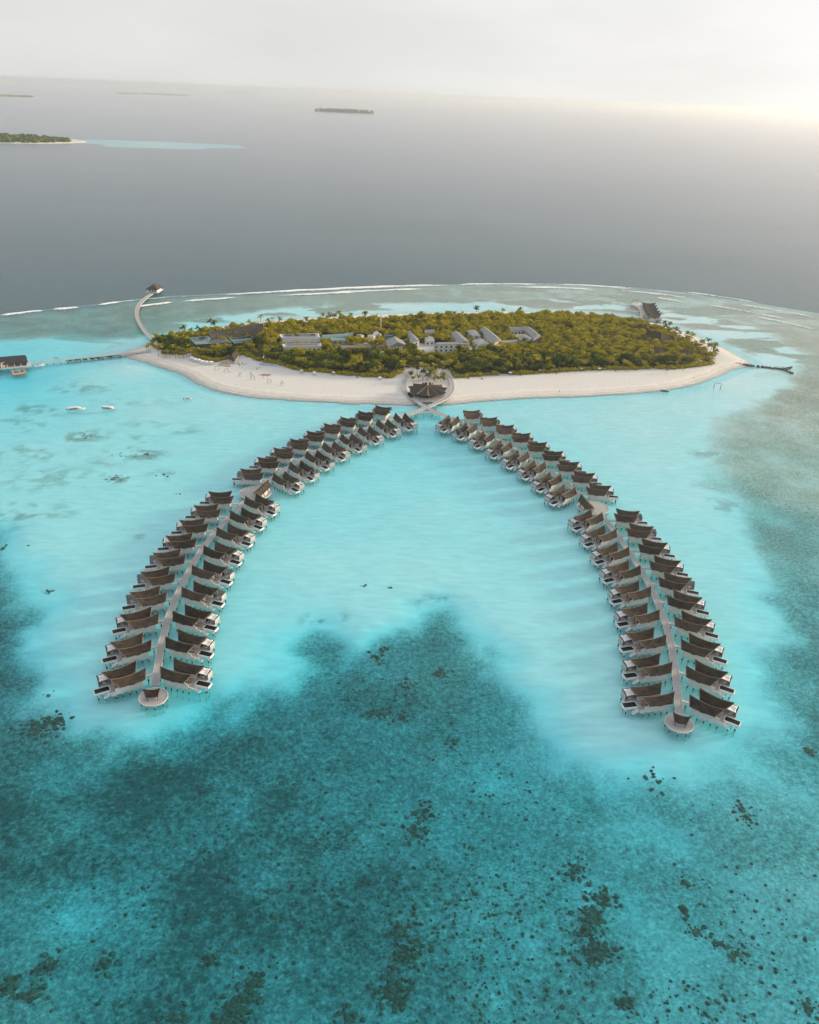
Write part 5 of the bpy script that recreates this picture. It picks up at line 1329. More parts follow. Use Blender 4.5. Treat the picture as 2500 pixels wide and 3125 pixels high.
def spa():
    (a0, b0), (a1, b1) = SPA
    L, ang = 13.0, R(8)
    ax = Vector((math.cos(ang), math.sin(ang)))
    ay = Vector((-ax.y, ax.x))
    r = empty('spa', (a1[0], a1[1], 0), ang, 'overwater spa with five swept dark roofs in a stepped row', 'spa')
    steps = 5
    pitch = 11.6
    base = roof_shape(2.6, L - 3.4, -1.2, L + 1.4, 5.9, 4.7, 8.0, 1.0, 1.2)
    for k in range(steps):
        dx, dy = 3.1 * k, pitch * k
        top = [[(u + dx, v + dy, z) for u, v, z in row] for row in base]
        rf = MB().slab(top, .28).build('roof', mat('grey_thatch', (.052, .046, .042), .9, scale=.8, color2=(.075, .065, .058), bump=.4), r)
        MB().box(1.0 + dx, L - 1.0 + dx, dy + 4.9, dy + 5.1, 2.43, 5.0).build('wall', M_WALL, r)
        MB().box(L - 1.2 + dx, L - 1.0 + dx, dy - 4.9, dy + 4.89, 2.43, 5.0).build('wall', M_WALL, r)
        for u in (1.4, L / 2, L - 1.4):
            inst(STILT, r, 'post', (u + dx, dy - 5.0, 0))
    MB().box(0.6, L + .2, -5.6, -5.4, 1.5, 5.2).build('wall', M_GREYWALL, r)
    MB().box(L + .0, L + .2, -5.39, 4.6, 1.5, 4.6).build('privacy_screen', M_GREYWALL, r)
    MB().prism([(-1.5, -5.39), (L - .02, -5.39), (L + 3.1 * 4 + .5, pitch * 4 + 5.4), (3.1 * 4 - 1.5, pitch * 4 + 5.4)], 1.75, 2.42).build('deck', M_DECK, r)
    for k in range(4):
        MB().box(3.1 * k - 7.5, 3.1 * k - 1.2, pitch * k - .8, pitch * k + .8, 2.1, 2.38).build('entry_bridge', M_KERB, r)
    for u in (0.9, 3.5, 6.5, 9.5, L - .2): inst(STILT, r, 'post', (u, -5.3, 0))


spa()
# pergola frames on the platform at the pier's end
c = SPA_PLAT
r = empty('pier_platform', (*c[0], 0), 0, 'small fan-shaped pier platform with bare pergola frames beside the spa', 'platform')
_pl = [(p[0] - c[0][0], p[1] - c[0][1]) for p in c]
MB().prism(_pl, 1.9, 2.41).build('deck', M_KERB, r)
for i in range(5):
    p, q = _pl[i], _pl[(i + 1) % 5]
    inst(STILT, r, 'post', (p[0] * .93 + .3, p[1] * .93, .1))
for i, (s, t) in enumerate(((.15, .3), (.4, .25), (.65, .3), (.4, .65), (.65, .7))):
    x = _pl[0][0] + (_pl[2][0] - _pl[0][0]) * s
    y = min(p[1] for p in _pl) + (max(p[1] for p in _pl) - min(p[1] for p in _pl)) * t
    f = MB()
    for dx in (0, 2.2):
        for dy in (0, 2.2): f.tube((x + dx, y + dy, 2.41), (x + dx, y + dy, 5.0), .07)
    f.build('pergola_post', M_DARKTIM, r)
    g = MB()
    for dx in (0, 2.2): g.tube((x + dx, y - .2, 5.0), (x + dx, y + 2.4, 5.0), .07)
    for dy in (0, 2.2): g.tube((x - .2, y + dy, 5.06), (x + 2.4, y + dy, 5.06), .07)
    g.build('pergola_beam', M_DARKTIM, r)

# ------------------------------------------------------------------ left pier, boathouse, raft
jetty('pier', PIER_L, 2.6, 'straight pier from the left beach to the dark-roofed boathouse', 'pier', z=2.0, zlow=1.7, pstep=5, k=1)
jetty('pier', [PIER_L[-1], (-345.0, 575.0)], 2.6, 'stub of pier running out past the boathouse', 'pier', z=1.99, zlow=1.69, pstep=5, k=0)


def boathouse():
    (ra, rb), (ea, eb) = BOATHOUSE
    d = Vector((eb[0] - ea[0], eb[1] - ea[1]))
    ang = math.atan2(d.y, d.x)
    r = empty('boathouse', (eb[0], eb[1], 0), ang, 'dark-roofed boathouse on stilts at the left edge, open towards the lagoon', 'boathouse')
    L, D = 24.0, 12.5        # local: x from -L..0, y from 0 (lagoon eave) to D
    # steep front slope
    top = [[(-L, 0, 5.0), (0.3, 0, 5.0)], [(-L, D * .5, 9.2), (-1.0, D * .5, 9.2)], [(-L, D, 5.0), (0.3, D, 5.0)]]
    MB().slab([[p for p in row] for row in top], .3).build('roof', mat('charcoal_shingle', (.032, .034, .036), .85, scale=.6, color2=(.045, .046, .047)), r)
    MB().box(-L, -1.2, D - 3.0, D - 2.8, 2.2, 5.6).build('wall', mat('tan_board_wall', (.40, .31, .21), .8, var=.25, scale=1), r)
    MB().box(-1.2, -1.0, 2.0, D - 2.81, 2.2, 5.3).build('wall', mat('tan_board_wall', (.40, .31, .21)), r)
    MB().box(-L, 2.0, -1.6, D + .5, 1.75, 2.2).build('deck', M_KERB, r)
    for x in (-20, -14.5, -9.5, -5, -.6):
        MB().box(x - .22, x + .22, .3, .74, 2.2, 4.72).build('column', M_WHITE, r)
        inst(STILT, r, 'post', (x, -1.2, 0))
        inst(STILT, r, 'post', (x, D - .5, 0))
    return r, ang


_bh, _ba = boathouse()
c = RAFT
r = empty('raft', (*c[0], 0), 0, 'floating wooden raft moored before the boathouse', 'raft')
_pl = [(p[0] - c[0][0], p[1] - c[0][1]) for p in c]
MB().prism(_pl, .12, .42).build('deck', mat('tan_boards', (.44, .33, .25)), r)
MB().prism([(p[0] * .98, p[1] * .98) for p in _pl], -.35, .118).build('float', M_DARKTIM, r)


def kayak_mesh(L=3.4, w=.42, h=.32):
    rows = []
    n = 9
    for i in range(n + 1):
        t = i / n
        k = max(.04, math.sin(math.pi * t) ** .7)
        rows.append([(L * (t - .5), w * k * math.cos(a), .18 + h * (.6 + .4 * k) * (math.sin(a) * .6) + .12 * abs(2 * t - 1) ** 3) for a in [2 * math.pi * j / 10 for j in range(10)]])
    mb = MB()
    vs = [p for row in rows for p in row]
    fs = [(i * 10 + j, i * 10 + (j + 1) % 10, (i + 1) * 10 + (j + 1) % 10, (i + 1) * 10 + j) for i in range(n) for j in range(10)]
    fs += [tuple(range(10))[::-1], tuple(range(n * 10, n * 10 + 10))]
    mb.add(vs, [f[::-1] for f in fs])
    return mb


KC = [('white and red', (.62, .5, .48)), ('dark grey', (.08, .08, .085)), ('brown', (.2, .13, .09)), ('sky blue', (.16, .5, .65)), ('charcoal', (.04, .045, .05)), ('coral red', (.62, .2, .14))]
a, b, c2, d2 = [Vector((*p, 0)) for p in RAFT]
for i, (nm, colr) in enumerate(KC):
    t = (i + .6) / 6.2
    p = a.lerp(b, t).lerp(d2.lerp(c2, t), .55)
    e = (d2.lerp(c2, t) - a.lerp(b, t))
    k = kayak_mesh(5.2, .55).build('kayak', mat('kayak_' + nm.replace(' ', '_'), colr, .4, var=.15, scale=1, spec=.5), None, True)
    k.location = (p.x, p.y, .43)
    k.rotation_euler = (0, 0, math.atan2(e.y, e.x))
    tag(k, f'{nm} kayak lying on the raft, {ordinal(i)} from the left', 'kayak', 'kayaks on the raft')
for i in range(3):
    k = kayak_mesh(5.0, .45).build('paddle_board', mat('board_' + str(i), [(.62, .62, .6), (.6, .25, .2), (.62, .5, .42)][i], .45, var=.1, scale=1), None, True)
    u = Vector((math.cos(_ba), math.sin(_ba)))
    w = Vector((-u.y, u.x))
    p = Vector((BOATHOUSE[1][1][0], BOATHOUSE[1][1][1])) + u * (-18.5 + i * .9) + w * (-.3 + .5 * i)
    k.location = (p.x, p.y, 4.3)
    k.rotation_euler = (0, R(-62), _ba + R(90))
    tag(k, ['white', 'red', 'pale orange'][i] + ' paddle board leaning at the left end of the boathouse', 'paddle board', 'boards at the boathouse')
for i in range(7):
    k = kayak_mesh(3.6, .38).build('beach_kayak', M_RED, None, True)
    k.location = (KAYAKS[0] - 3.3 + i * 1.05, KAYAKS[1] + .5 * ((i * 7) % 3 - 1), land_height(np.array([KAYAKS[0]]), np.array([KAYAKS[1]]))[0] + .02)
    k.rotation_euler = (0, 0, R(70 + 25 * ((i * 5) % 3 - 1)))
    tag(k, f'red kayak in the row on the left beach, {ordinal(i)} from the left', 'kayak', 'red kayaks on the left beach')


# ------------------------------------------------------------------ rock causeway and breakwaters
def rocks(name, lines, w, label, cat, n_per_m=3.2, big=0.75, zmax=1.0):
    rng = random.Random(len(name) + int(lines[0][0][0]))
    mb = MB()
    ico = [(0, 0, 1)] + [(math.cos(a) * .9, math.sin(a) * .9, .35) for a in [k * 2 * math.pi / 5 for k in range(5)]] + [(math.cos(a) * .9, math.sin(a) * .9, -.4) for a in [(k + .5) * 2 * math.pi / 5 for k in range(5)]] + [(0, 0, -1)]
    fs = [(0, 1 + k, 1 + (k + 1) % 5) for k in range(5)] + [(1 + k, 6 + k, 1 + (k + 1) % 5) for k in range(5)] + [(1 + (k + 1) % 5, 6 + k, 6 + (k + 1) % 5) for k in range(5)] + [(11, 6 + (k + 1) % 5, 6 + k) for k in range(5)]
    for pts in lines:
        for a, b in zip(pts[:-1], pts[1:]):
            L = math.dist(a, b)
            for _ in range(int(L * n_per_m)):
                t, s = rng.random(), rng.gauss(0, .42)
                d = Vector((b[0] - a[0], b[1] - a[1])).normalized()
                x, y = a[0] + (b[0] - a[0]) * t - d.y * s * w, a[1] + (b[1] - a[1]) * t + d.x * s * w
                r = big * rng.uniform(.5, 1.2)
                z = zmax * (1 - min(1, abs(s)) ** 2) * rng.uniform(.1, .8) - .35
                ra = rng.uniform(0, 6.28)
                sx, sy, sz = rng.uniform(.8, 1.3), rng.uniform(.7, 1.1), rng.uniform(.55, .9)
                vs = []
                for p in ico:
                    j = rng.uniform(.82, 1.15)
                    px, py = p[0] * sx * j, p[1] * sy * j
                    vs.append((x + r * (px * math.cos(ra) - py * math.sin(ra)), y + r * (px * math.sin(ra) + py * math.cos(ra)), z + r * p[2] * sz * j))
                mb.add(vs, fs)
    o = mb.build(name, mat('dark_wet_rock', (.055, .05, .045), .8, scale=.8, color2=(.10, .09, .08), bump=.5))
    return tag(o, label, cat, None, 'stuff')


rocks('rock_causeway', [[(p[0] + .6, p[1] - 1.6) for p in CAUSEWAY]], 2.6, 'dark rubble bank under the left pier', 'rocks', zmax=2.0, n_per_m=4)
rocks('breakwater', [BREAKWATER[0], BREAKWATER[1]], 1.7, 'forked line of dark rocks off the right tip of the island', 'breakwater', n_per_m=3.6, big=.95, zmax=1.5)


# ------------------------------------------------------------------ boats
def hull(L, W, H, bowlift=.5):
    """Boat hull from lofted sections, bow at +x."""
    rows = []
    n = 12
    for i in range(n + 1):
        t = i / n
        w = W / 2 * (1 - max(0, (t - .45) / .55) ** 2.2) ** .8 * (.9 + .1 * min(1, t * 4)) + .01
        z1 = H + bowlift * max(0, (t - .4) / .6) ** 2
        zk = -.28 + (H * .7) * max(0, (t - .78) / .22) ** 2
        x = L * (t - .5)
        rows.append([(x, -w, z1), (x, -w * .92, z1 * .5), (x, -w * .55, zk + .12), (x, 0, zk), (x, w * .55, zk + .12), (x, w * .92, z1 * .5), (x, w, z1)])
    mb = MB()
    m = 7
    vs = [p for r in rows for p in r]
    fs = [(i * m + j, (i + 1) * m + j, (i + 1) * m + j + 1, i * m + j + 1) for i in range(n) for j in range(m - 1)]
    fs += [(0, 1, 2, 3, 4, 5, 6)]
    fs += [(i * m + 6, (i + 1) * m + 6, (i + 1) * m, i * m) for i in range(n)]
    return mb.add(vs, [f[::-1] for f in fs])


def speedboat(loc, ang, L, label, cabin=True, canopy=False, hullmat=None, group=None):
    r = empty('motor_boat', (loc[0], loc[1], 0), ang, label, 'boat', group)
    W = L * .27
    hull(L, W, L * .085, L * .05).build('hull', hullmat or M_WHITE, r)
    z = L * .085
    if cabin:
        x0, x1 = -L * .44, L * .16
        w = W * .40
        MB().add([(x0, -w, z), (x1 + L * .1, -w * .8, z + .25), (x1 + L * .1, w * .8, z + .25), (x0, w, z), (x0 + .1, -w * .95, z + L * .095), (x1, -w * .8, z + L * .095), (x1, w * .8, z + L * .095), (x0 + .1, w * .95, z + L * .095)],
                 [(0, 1, 5, 4), (2, 3, 7, 6), (1, 2, 6, 5), (3, 0, 4, 7), (4, 5, 6, 7), (3, 2, 1, 0)]).build('cabin', M_WHITE, r)
        for s in (-1, 1):
            MB().box(x0 + .4, x1 - L * .12, s * w * .93 - .06 + s * .07, s * w * .93 + .06 + s * .07, z + L * .022, z + L * .07).build('window', M_GLASS, r)
        MB().box(x0 - .2, x1 + .1, -w * 1.1, w * 1.1, z + L * .097, z + L * .115).build('roof', M_WHITE, r)
        MB().add([(x1 + .25, -w * .6, z + L * .06), (x1 + L * .09, -w * .6, z + .34), (x1 + L * .09, w * .6, z + .34), (x1 + .25, w * .6, z + L * .06)], [(0, 1, 2, 3)]).build('windscreen', M_GLASS, r)
        MB().box(-L * .05, L * .02, -w * .5, w * .5, z + L * .116, z + L * .15).build('wheelhouse', M_WHITE, r)
    if canopy:
        MB().box(-L * .3, L * .15, -W * .45, W * .45, z + 1.8, z + 1.9).build('canopy', M_WHITE, r)
        for x in (-L * .28, L * .13):
            for s in (-1, 1): MB().cyl(x, s * W * .36, z, z + 1.8, .05, n=6).build('canopy_post', M_DARKTIM, r)
    if not cabin:
        MB().box(-L * .2, -L * .02, -W * .22, W * .22, z, z + .55).build('console', M_DARKTIM if canopy else M_LOUNGE, r)
        MB().add([(-L * .02, -W * .25, z + .3), (L * .04, -W * .25, z + .3), (L * .0, -W * .22, z + .8), (-L * .02, W * .25, z + .3), (L * .04, W * .25, z + .3), (L * .0, W * .22, z + .8)], [(1, 4, 5, 2), (0, 2, 5, 3), (0, 1, 2), (3, 5, 4)]).build('windscreen', M_GLASS, r)
    for s in (-.18, .18):
        MB().box(-L * .5 - .45, -L * .5 + .1, s * W - .16, s * W + .16, z - .3, z + .55).build('outboard_motor', M_DARKTIM, r)
    return r


B = BOATS
speedboat(B[0][:2], R(B[0][3]), B[0][2], 'white cabin cruiser with long dark side windows, left of the moored pair')
speedboat(B[1][:2], R(B[1][3]), B[1][2], 'white cabin cruiser with pale roof, right of the moored pair')
speedboat(B[2][:2], R(B[2][3]), B[2][2], 'small motor boat with canopy anchored off the left beach', False, True)
speedboat(B[3][:2], R(B[3][3]), B[3][2], 'open white speedboat moored by the boathouse pier', False, False)
speedboat(B[4][:2], R(B[4][3]), B[4][2], 'tiny white tender behind the boathouse pier', False, False)
bm = speedboat(B[5][:2], R(B[5][3]), B[5][2], 'dark-hulled boat with white awning beached at the right', False, True, mat('dark_hull', (.05, .035, .03), .6, var=.3, scale=1))
for i, p in enumerate(BEACH_BOATS):
    z = land_height(np.array([p[0]]), np.array([p[1]]))[0]
    s = speedboat(p, R(15 + 10 * i), 6.5, ['small white boat drawn up beside the beach deck', 'small white boat alone on the sand right of the beach deck'][i], False, False)
    s.location.z = z + .3
    s.name = 'beached_boat'


# ------------------------------------------------------------------ beach furniture and people
def ground(p):
    return float(land_height(np.array([float(p[0])]), np.array([float(p[1])]))[0])


def cabana():
    r = empty('cabana')
    for x in (-1.3, 1.3):
        for y in (-1.3, 1.3): MB().box(x - .09, x + .09, y - .09, y + .09, 0, 2.5).build('post', M_WHITE, r)
    MB().add([(-1.6, -1.6, 2.5), (1.6, -1.6, 2.5), (1.6, 1.6, 2.5), (-1.6, 1.6, 2.5), (-.3, -.3, 3.0), (.3, -.3, 3.0), (.3, .3, 3.0), (-.3, .3, 3.0)], [(0, 1, 5, 4), (1, 2, 6, 5), (2, 3, 7, 6), (3, 0, 4, 7), (4, 5, 6, 7), (3, 2, 1, 0)]).build('canopy', M_SAIL, r)
    for x in (-1.3, 1.3):
        MB().box(x - .2, x + .2, -1.42, -1.30, .1, 2.45).build('curtain', M_CURTAIN, r)
    MB().box(-1.1, 1.1, -1.0, 1.1, 0.0, .5).build('daybed', M_CURTAIN, r)
    return r


cp = cabana()
for i, p in enumerate(CABANAS):
    o = cp if i == 0 else copy_tree(cp)
    o.location = (p[0], p[1], ground(p) - .02)
    o.rotation_euler = (0, 0, R(-25 + 4 * i))
    tag(o, f'white curtained cabana on the left beach, {ordinal(i)} from the left', 'cabana', 'row of white cabanas on the left beach')


def swing():
    r = empty('beach_swing')
    for x in (-1.7, 1.7):
        MB().tube((x, -.7, 0), (x * .97, 0, 2.9), .07).build('leg', M_DARKTIM, r)
        MB().tube((x, .7, 0), (x * .97, 0, 2.9), .07).build('leg', M_DARKTIM, r)
    MB().tube((-1.8, 0, 2.9), (1.8, 0, 2.9), .08).build('beam', M_DARKTIM, r)
    MB().box(-.9, .9, -.3, .3, .55, .68).build('seat', M_WHITE, r)
    MB().tube((-.85, 0, .66), (-1.0, 0, 2.85), .03).build('rope', M_DARKTIM, r)
    MB().tube((.85, 0, .66), (1.0, 0, 2.85), .03).build('rope', M_DARKTIM, r)
    return r


sw = swing()
for i, p in enumerate(FRAMES):
    o = sw if i == 0 else copy_tree(sw)
    o.location = (p[0], p[1], ground(p) - .05)
    o.rotation_euler = (0, 0, R(20 + 33 * i))
    tag(o, f'wooden frame swing with white seat on the left beach, {ordinal(i)} from the left', 'swing', 'swings on the left beach')
o = copy_tree(sw, None, ('seat', 'rope'))
o.location = (SWING_SEA[0], SWING_SEA[1], -.6)
o.scale = (1.5, 1.2, 1.9)
o.rotation_euler = (0, 0, R(-35))
tag(o, 'bare swing frame standing in shallow water off the right beach', 'swing')


def parasol(colr):
    r = empty('parasol')
    MB().cyl(0, 0, 0, 2.5, .05, n=6).build('pole', M_WHITE, r)
    n = 8
    vs = [(0, 0, 2.9)] + [(1.5 * math.cos(2 * math.pi * i / n), 1.5 * math.sin(2 * math.pi * i / n), 2.2) for i in range(n)] + [(0, 0, 2.85)] + [(1.5 * math.cos(2 * math.pi * i / n), 1.5 * math.sin(2 * math.pi * i / n), 2.15) for i in range(n)]
    fs = [(0, 1 + i, 1 + (i + 1) % n) for i in range(n)] + [(n + 1, n + 2 + (i + 1) % n, n + 2 + i) for i in range(n)] + [(1 + i, n + 2 + i, n + 2 + (i + 1) % n, 1 + (i + 1) % n) for i in range(n)]
    MB().add(vs, fs).build('canopy', colr, r)
    return r


pz = parasol(M_WHITE)
for i, p in enumerate(PARASOLS):
    o = pz if i == 0 else copy_tree(pz)
    o.location = (p[0], p[1], ground(p) - .05)
    xo = sorted(q[0] for q in PARASOLS).index(p[0])
    tag(o, f'white beach parasol at the tree line, {ordinal(xo)} from the left', 'parasol', 'white parasols along the tree line')
    for s in (-.9, .9):
        l = take('l', LOUNGER)
        l.location = (p[0] + s, p[1] - 1.4, ground((p[0] + s, p[1] - 1.4)))
        l.rotation_euler = (0, 0, R(90))
        tag(l, f"{'left' if s < 0 else 'right'} sun lounger below the {ordinal(xo)} white parasol from the left", 'sun lounger', 'sun loungers on the beach')
for i, p in enumerate(REDSETS[:6]):
    xo = sorted(q[0] for q in REDSETS[:6]).index(p[0])
    r = empty('beanbag', (p[0], p[1], ground(p)), 0, f'red bean bag on the sand at the tree line, {ordinal(xo)} from the left', 'bean bag', 'red bean bags at the tree line')
    rows = []
    for k in range(5):
        t = k / 4
        rr = [.75, .85, .7, .45, .12][k]
        rows.append([(rr * math.cos(a) - .12 * k, rr * math.sin(a), [0, .25, .5, .75, .9][k]) for a in [2 * math.pi * j / 10 for j in range(10)]])
    mb = MB()
    vs = [q for row in rows for q in row]
    mb.add(vs, [(k * 10 + j, k * 10 + (j + 1) % 10, k * 10 + 10 + (j + 1) % 10, k * 10 + 10 + j) for k in range(4) for j in range(10)] + [tuple(range(10))[::-1], tuple(range(40, 50))])
    mb.build('cushion', M_RED, r, True)


def person_mesh(shirt, trousers):
    """One continuous body grown with a skin modifier, walking pose."""
    pts = [(0, 0, .95), (0, 0, 1.18), (0, 0, 1.42), (0, 0, 1.54), (0, .02, 1.66), (-.09, 0, .9), (-.11, .10, .48), (-.11, -.02, .06), (-.11, .12, .03), (.09, 0, .9), (.11, -.05, .48), (.11, -.22, .08), (.11, -.10, .03), (-.19, 0, 1.4), (-.25, -.06, 1.12), (-.24, .06, .86), (.19, 0, 1.4), (.25, .05, 1.12), (.24, .16, .88)]
    ed = [(0, 1), (1, 2), (2, 3), (3, 4), (0, 5), (5, 6), (6, 7), (7, 8), (0, 9), (9, 10), (10, 11), (11, 12), (2, 13), (13, 14), (14, 15), (2, 16), (16, 17), (17, 18)]
    rad = [.15, .14, .16, .06, .115, .095, .065, .045, .04, .095, .065, .045, .04, .065, .048, .04, .065, .048, .04]
    me = bpy.data.meshes.new('person')
    me.from_pydata(pts, ed, [])
    o = bpy.data.objects.new('person', me)
    COL.objects.link(o)
    md = o.modifiers.new('skin', 'SKIN')
    for i, v in enumerate(me.skin_vertices[0].data):
        v.radius = (rad[i], rad[i])
        v.use_root = i == 0
    o.modifiers.new('sub', 'SUBSURF').levels = 1
    dg = bpy.context.evaluated_depsgraph_get()
    m2 = bpy.data.meshes.new_from_object(o.evaluated_get(dg))
    bpy.data.objects.remove(o)
    m2.materials.clear()
    for m in (mat('skin_tone', (.36, .22, .15), .6, var=.1), shirt, trousers, mat('dark_hair', (.02, .016, .012), .6)): m2.materials.append(m)
    for p in m2.polygons:
        c = p.center
        p.material_index = 3 if c.z > 1.68 else 0 if c.z > 1.47 or (abs(c.x) > .2 and c.z < 1.2) or c.z < .45 else 1 if c.z > .93 else 2
    m2.shade_smooth()
    m2.name = 'person'
    return m2


PM = [person_mesh(mat('white_shirt', (.7, .7, .7), .8), mat('navy_shorts', (.03, .04, .07), .8)), person_mesh(mat('dark_shirt', (.04, .04, .045), .8), mat('tan_shorts', (.35, .28, .2), .8)), person_mesh(mat('red_shirt', (.4, .08, .06), .8), mat('grey_shorts', (.2, .2, .2), .8))]
PL = ['white shirt and navy shorts', 'dark shirt and tan shorts', 'red shirt and grey shorts']
PW = ['beside the second beach swing', 'just right of the second beach swing', 'below the lone beached boat', 'on the sand right of the lone beached boat', 'before the blue banner, left of its group', 'before the blue banner, middle of its group', 'before the blue banner, right of its group', 'nearest the sea below the blue banner', 'alone on the sand left of the star pavilion', 'near the right end of the beach', 'at the water line of the right beach', 'standing by the wooden beach deck', 'under the seventh beach swing']
for i, p in enumerate(PEOPLE):
    o = bpy.data.objects.new('person', PM[i % 3])
    COL.objects.link(o)
    o.location = (p[0], p[1], ground(p) - .03)
    o.rotation_euler = (0, 0, i * 1.3)
    tag(o, f'person in {PL[i % 3]} {PW[i]}', 'person', 'people on the beach')
for i, p in enumerate(BRIDGE_PEOPLE):
    o = bpy.data.objects.new('person', PM[(i * 2 + 1) % 3])
    COL.objects.link(o)
    o.location = (p[0], p[1], 2.41)
    o.rotation_euler = (0, 0, i * .9)
    tag(o, f'person in {PL[(i * 2 + 1) % 3]} walking on the crossing boardwalks, {ordinal(i)} from the left', 'person', 'people on the boardwalks')
# ------------------------------------------------------------------ vegetation
def foliage(name, dark, light, yellow):
    m = bpy.data.materials.new(name)
    m.use_nodes = True
    n, l = m.node_tree.nodes, m.node_tree.links
    n.clear()
    out = n.new('ShaderNodeOutputMaterial')
    oi = n.new('ShaderNodeObjectInfo')
    at = n.new('ShaderNodeAttribute'); at.attribute_name = 'tint'
    ad = n.new('ShaderNodeMath'); ad.operation = 'MULTIPLY_ADD'; ad.inputs[1].default_value = .75
    l.new(oi.outputs['Random'], ad.inputs[0])
    mu = n.new('ShaderNodeMath'); mu.operation = 'MULTIPLY'; mu.inputs[1].default_value = .6
    l.new(at.outputs['Fac'], mu.inputs[0]); l.new(mu.outputs[0], ad.inputs[2])
    cr = n.new('ShaderNodeValToRGB')
    e = cr.color_ramp.elements
    e[0].position, e[0].color = .05, (*dark, 1)
    e[1].position, e[1].color = .98, (*yellow, 1)
    k = e.new(.6); k.color = (*light, 1)
    l.new(ad.outputs[0], cr.inputs[0])
    d = n.new('ShaderNodeBsdfDiffuse')
    t = n.new('ShaderNodeBsdfTranslucent')
    l.new(cr.outputs[0], d.inputs[0]); l.new(cr.outputs[0], t.inputs[0])
    mx = n.new('ShaderNodeMixShader'); mx.inputs[0].default_value = .2
    l.new(d.outputs[0], mx.inputs[1]); l.new(t.outputs[0], mx.inputs[2])
    l.new(mx.outputs[0], out.inputs['Surface'])
    return m


M_LEAF = foliage('broad_leaves', (.011, .024, .007), (.078, .115, .015), (.38, .32, .018))
M_PALM = foliage('palm_fronds', (.028, .044, .010), (.12, .135, .02), (.36, .29, .03))
M_BARK = mat('tree_bark', (.16, .12, .09), .9, var=.3, scale=3)
VR = random.Random(5)


def rand_dir(rng):
    z = rng.uniform(-1, 1)
    a = rng.uniform(0, 2 * math.pi)
    s = math.sqrt(1 - z * z)
    return Vector((s * math.cos(a), s * math.sin(a), z))


def crown_geo(rng, rx, rz, zc, lobes, per, leaf):
    """Leaf-sized faces over lumpy lobes, each lobe with a smaller leafy core. Returns verts, faces, tints."""
    vs, fs, ts = [], [], []
    for li in range(lobes):
        a = 2 * math.pi * li / lobes + rng.uniform(-.5, .5)
        k = rng.uniform(.25, .72) if li else 0
        c = Vector((rx * k * math.cos(a), rx * k * math.sin(a), zc + rz * rng.uniform(-.25, .45) * (1 if li else 1.2)))
        lr = rx * rng.uniform(.36, .56)
        lt = rng.random()
        # core, tinted darker than the leaves: shade in the crown's gaps painted in
        o = len(vs)
        for (ph, n) in ((.9, 1), (.45, 5), (-.2, 5), (-.85, 1)):
            for j in range(n):
                b = 2 * math.pi * j / n + ph
                q = math.sqrt(max(0, 1 - ph * ph)) if n > 1 else 0
                vs.append((c.x + lr * .78 * q * math.cos(b), c.y + lr * .78 * q * math.sin(b), c.z + lr * .68 * ph))
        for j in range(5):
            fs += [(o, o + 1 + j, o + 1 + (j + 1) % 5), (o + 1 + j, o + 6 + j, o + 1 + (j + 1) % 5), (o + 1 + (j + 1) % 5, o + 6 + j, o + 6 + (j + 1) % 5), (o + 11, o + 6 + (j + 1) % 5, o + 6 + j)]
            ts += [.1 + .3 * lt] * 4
        for _ in range(per):
            d = rand_dir(rng)
            if d.z < -.45: d.z = -d.z
            p = c + Vector((d.x, d.y, d.z * .85)) * lr * rng.uniform(.82, 1.12)
            nrm = (d + rand_dir(rng) * .55).normalized()
            t1 = nrm.cross(Vector((0, 0, 1)))
            if t1.length < .1: t1 = Vector((1, 0, 0))
            t1.normalize()
            t2 = nrm.cross(t1)
            w = leaf * rng.uniform(.6, 1.3)
            h = w * rng.uniform(.5, .9)
            o = len(vs)
            vs += [tuple(p - t1 * w * .5), tuple(p - t2 * h * .5 + nrm * .1), tuple(p + t1 * w * .5), tuple(p + t2 * h * .5 - nrm * .06)]
            fs.append((o, o + 1, o + 2, o + 3))
            ts.append(min(1, max(0, .25 + .5 * lt + rng.uniform(-.25, .25))))
    return vs, fs, ts


def geo_mesh(name, geo, material):
    me = bpy.data.meshes.new(name)
    me.from_pydata(geo[0], [], geo[1])
    at = me.attributes.new('tint', 'FLOAT', 'FACE')
    at.data.foreach_set('value', np.array(geo[2], np.float32))
    me.materials.append(material)
    me.update()
    return me


def trunk_mesh(name, h, r, lean=0, limbs=3, rng=VR):
    mb = MB()
    segs = 4
    pts = [(lean * (k / segs) ** 2, 0, h * k / segs) for k in range(segs + 1)]
    for k in range(segs): mb.tube(pts[k], pts[k + 1], r * (1 - .5 * k / segs), r * (1 - .5 * (k + 1) / segs), 6)
    for k in range(limbs):
        a = 2 * math.pi * k / max(1, limbs) + rng.uniform(0, 1)
        mb.tube(pts[2 + k % 2], (pts[-1][0] + h * .35 * math.cos(a), h * .35 * math.sin(a), h * 1.1), r * .5, r * .2, 5)
    return mb.mesh(name, M_BARK)


TREE = []
for k in range(7):
    rx = 3.0 + .25 * k
    g = crown_geo(VR, rx, rx * .62, 3.9 + .35 * k, 8 + k % 3, 62, .75)
    TREE.append((geo_mesh('crown', g, M_LEAF), trunk_mesh('trunk', 3.4 + .3 * k, .22), rx))


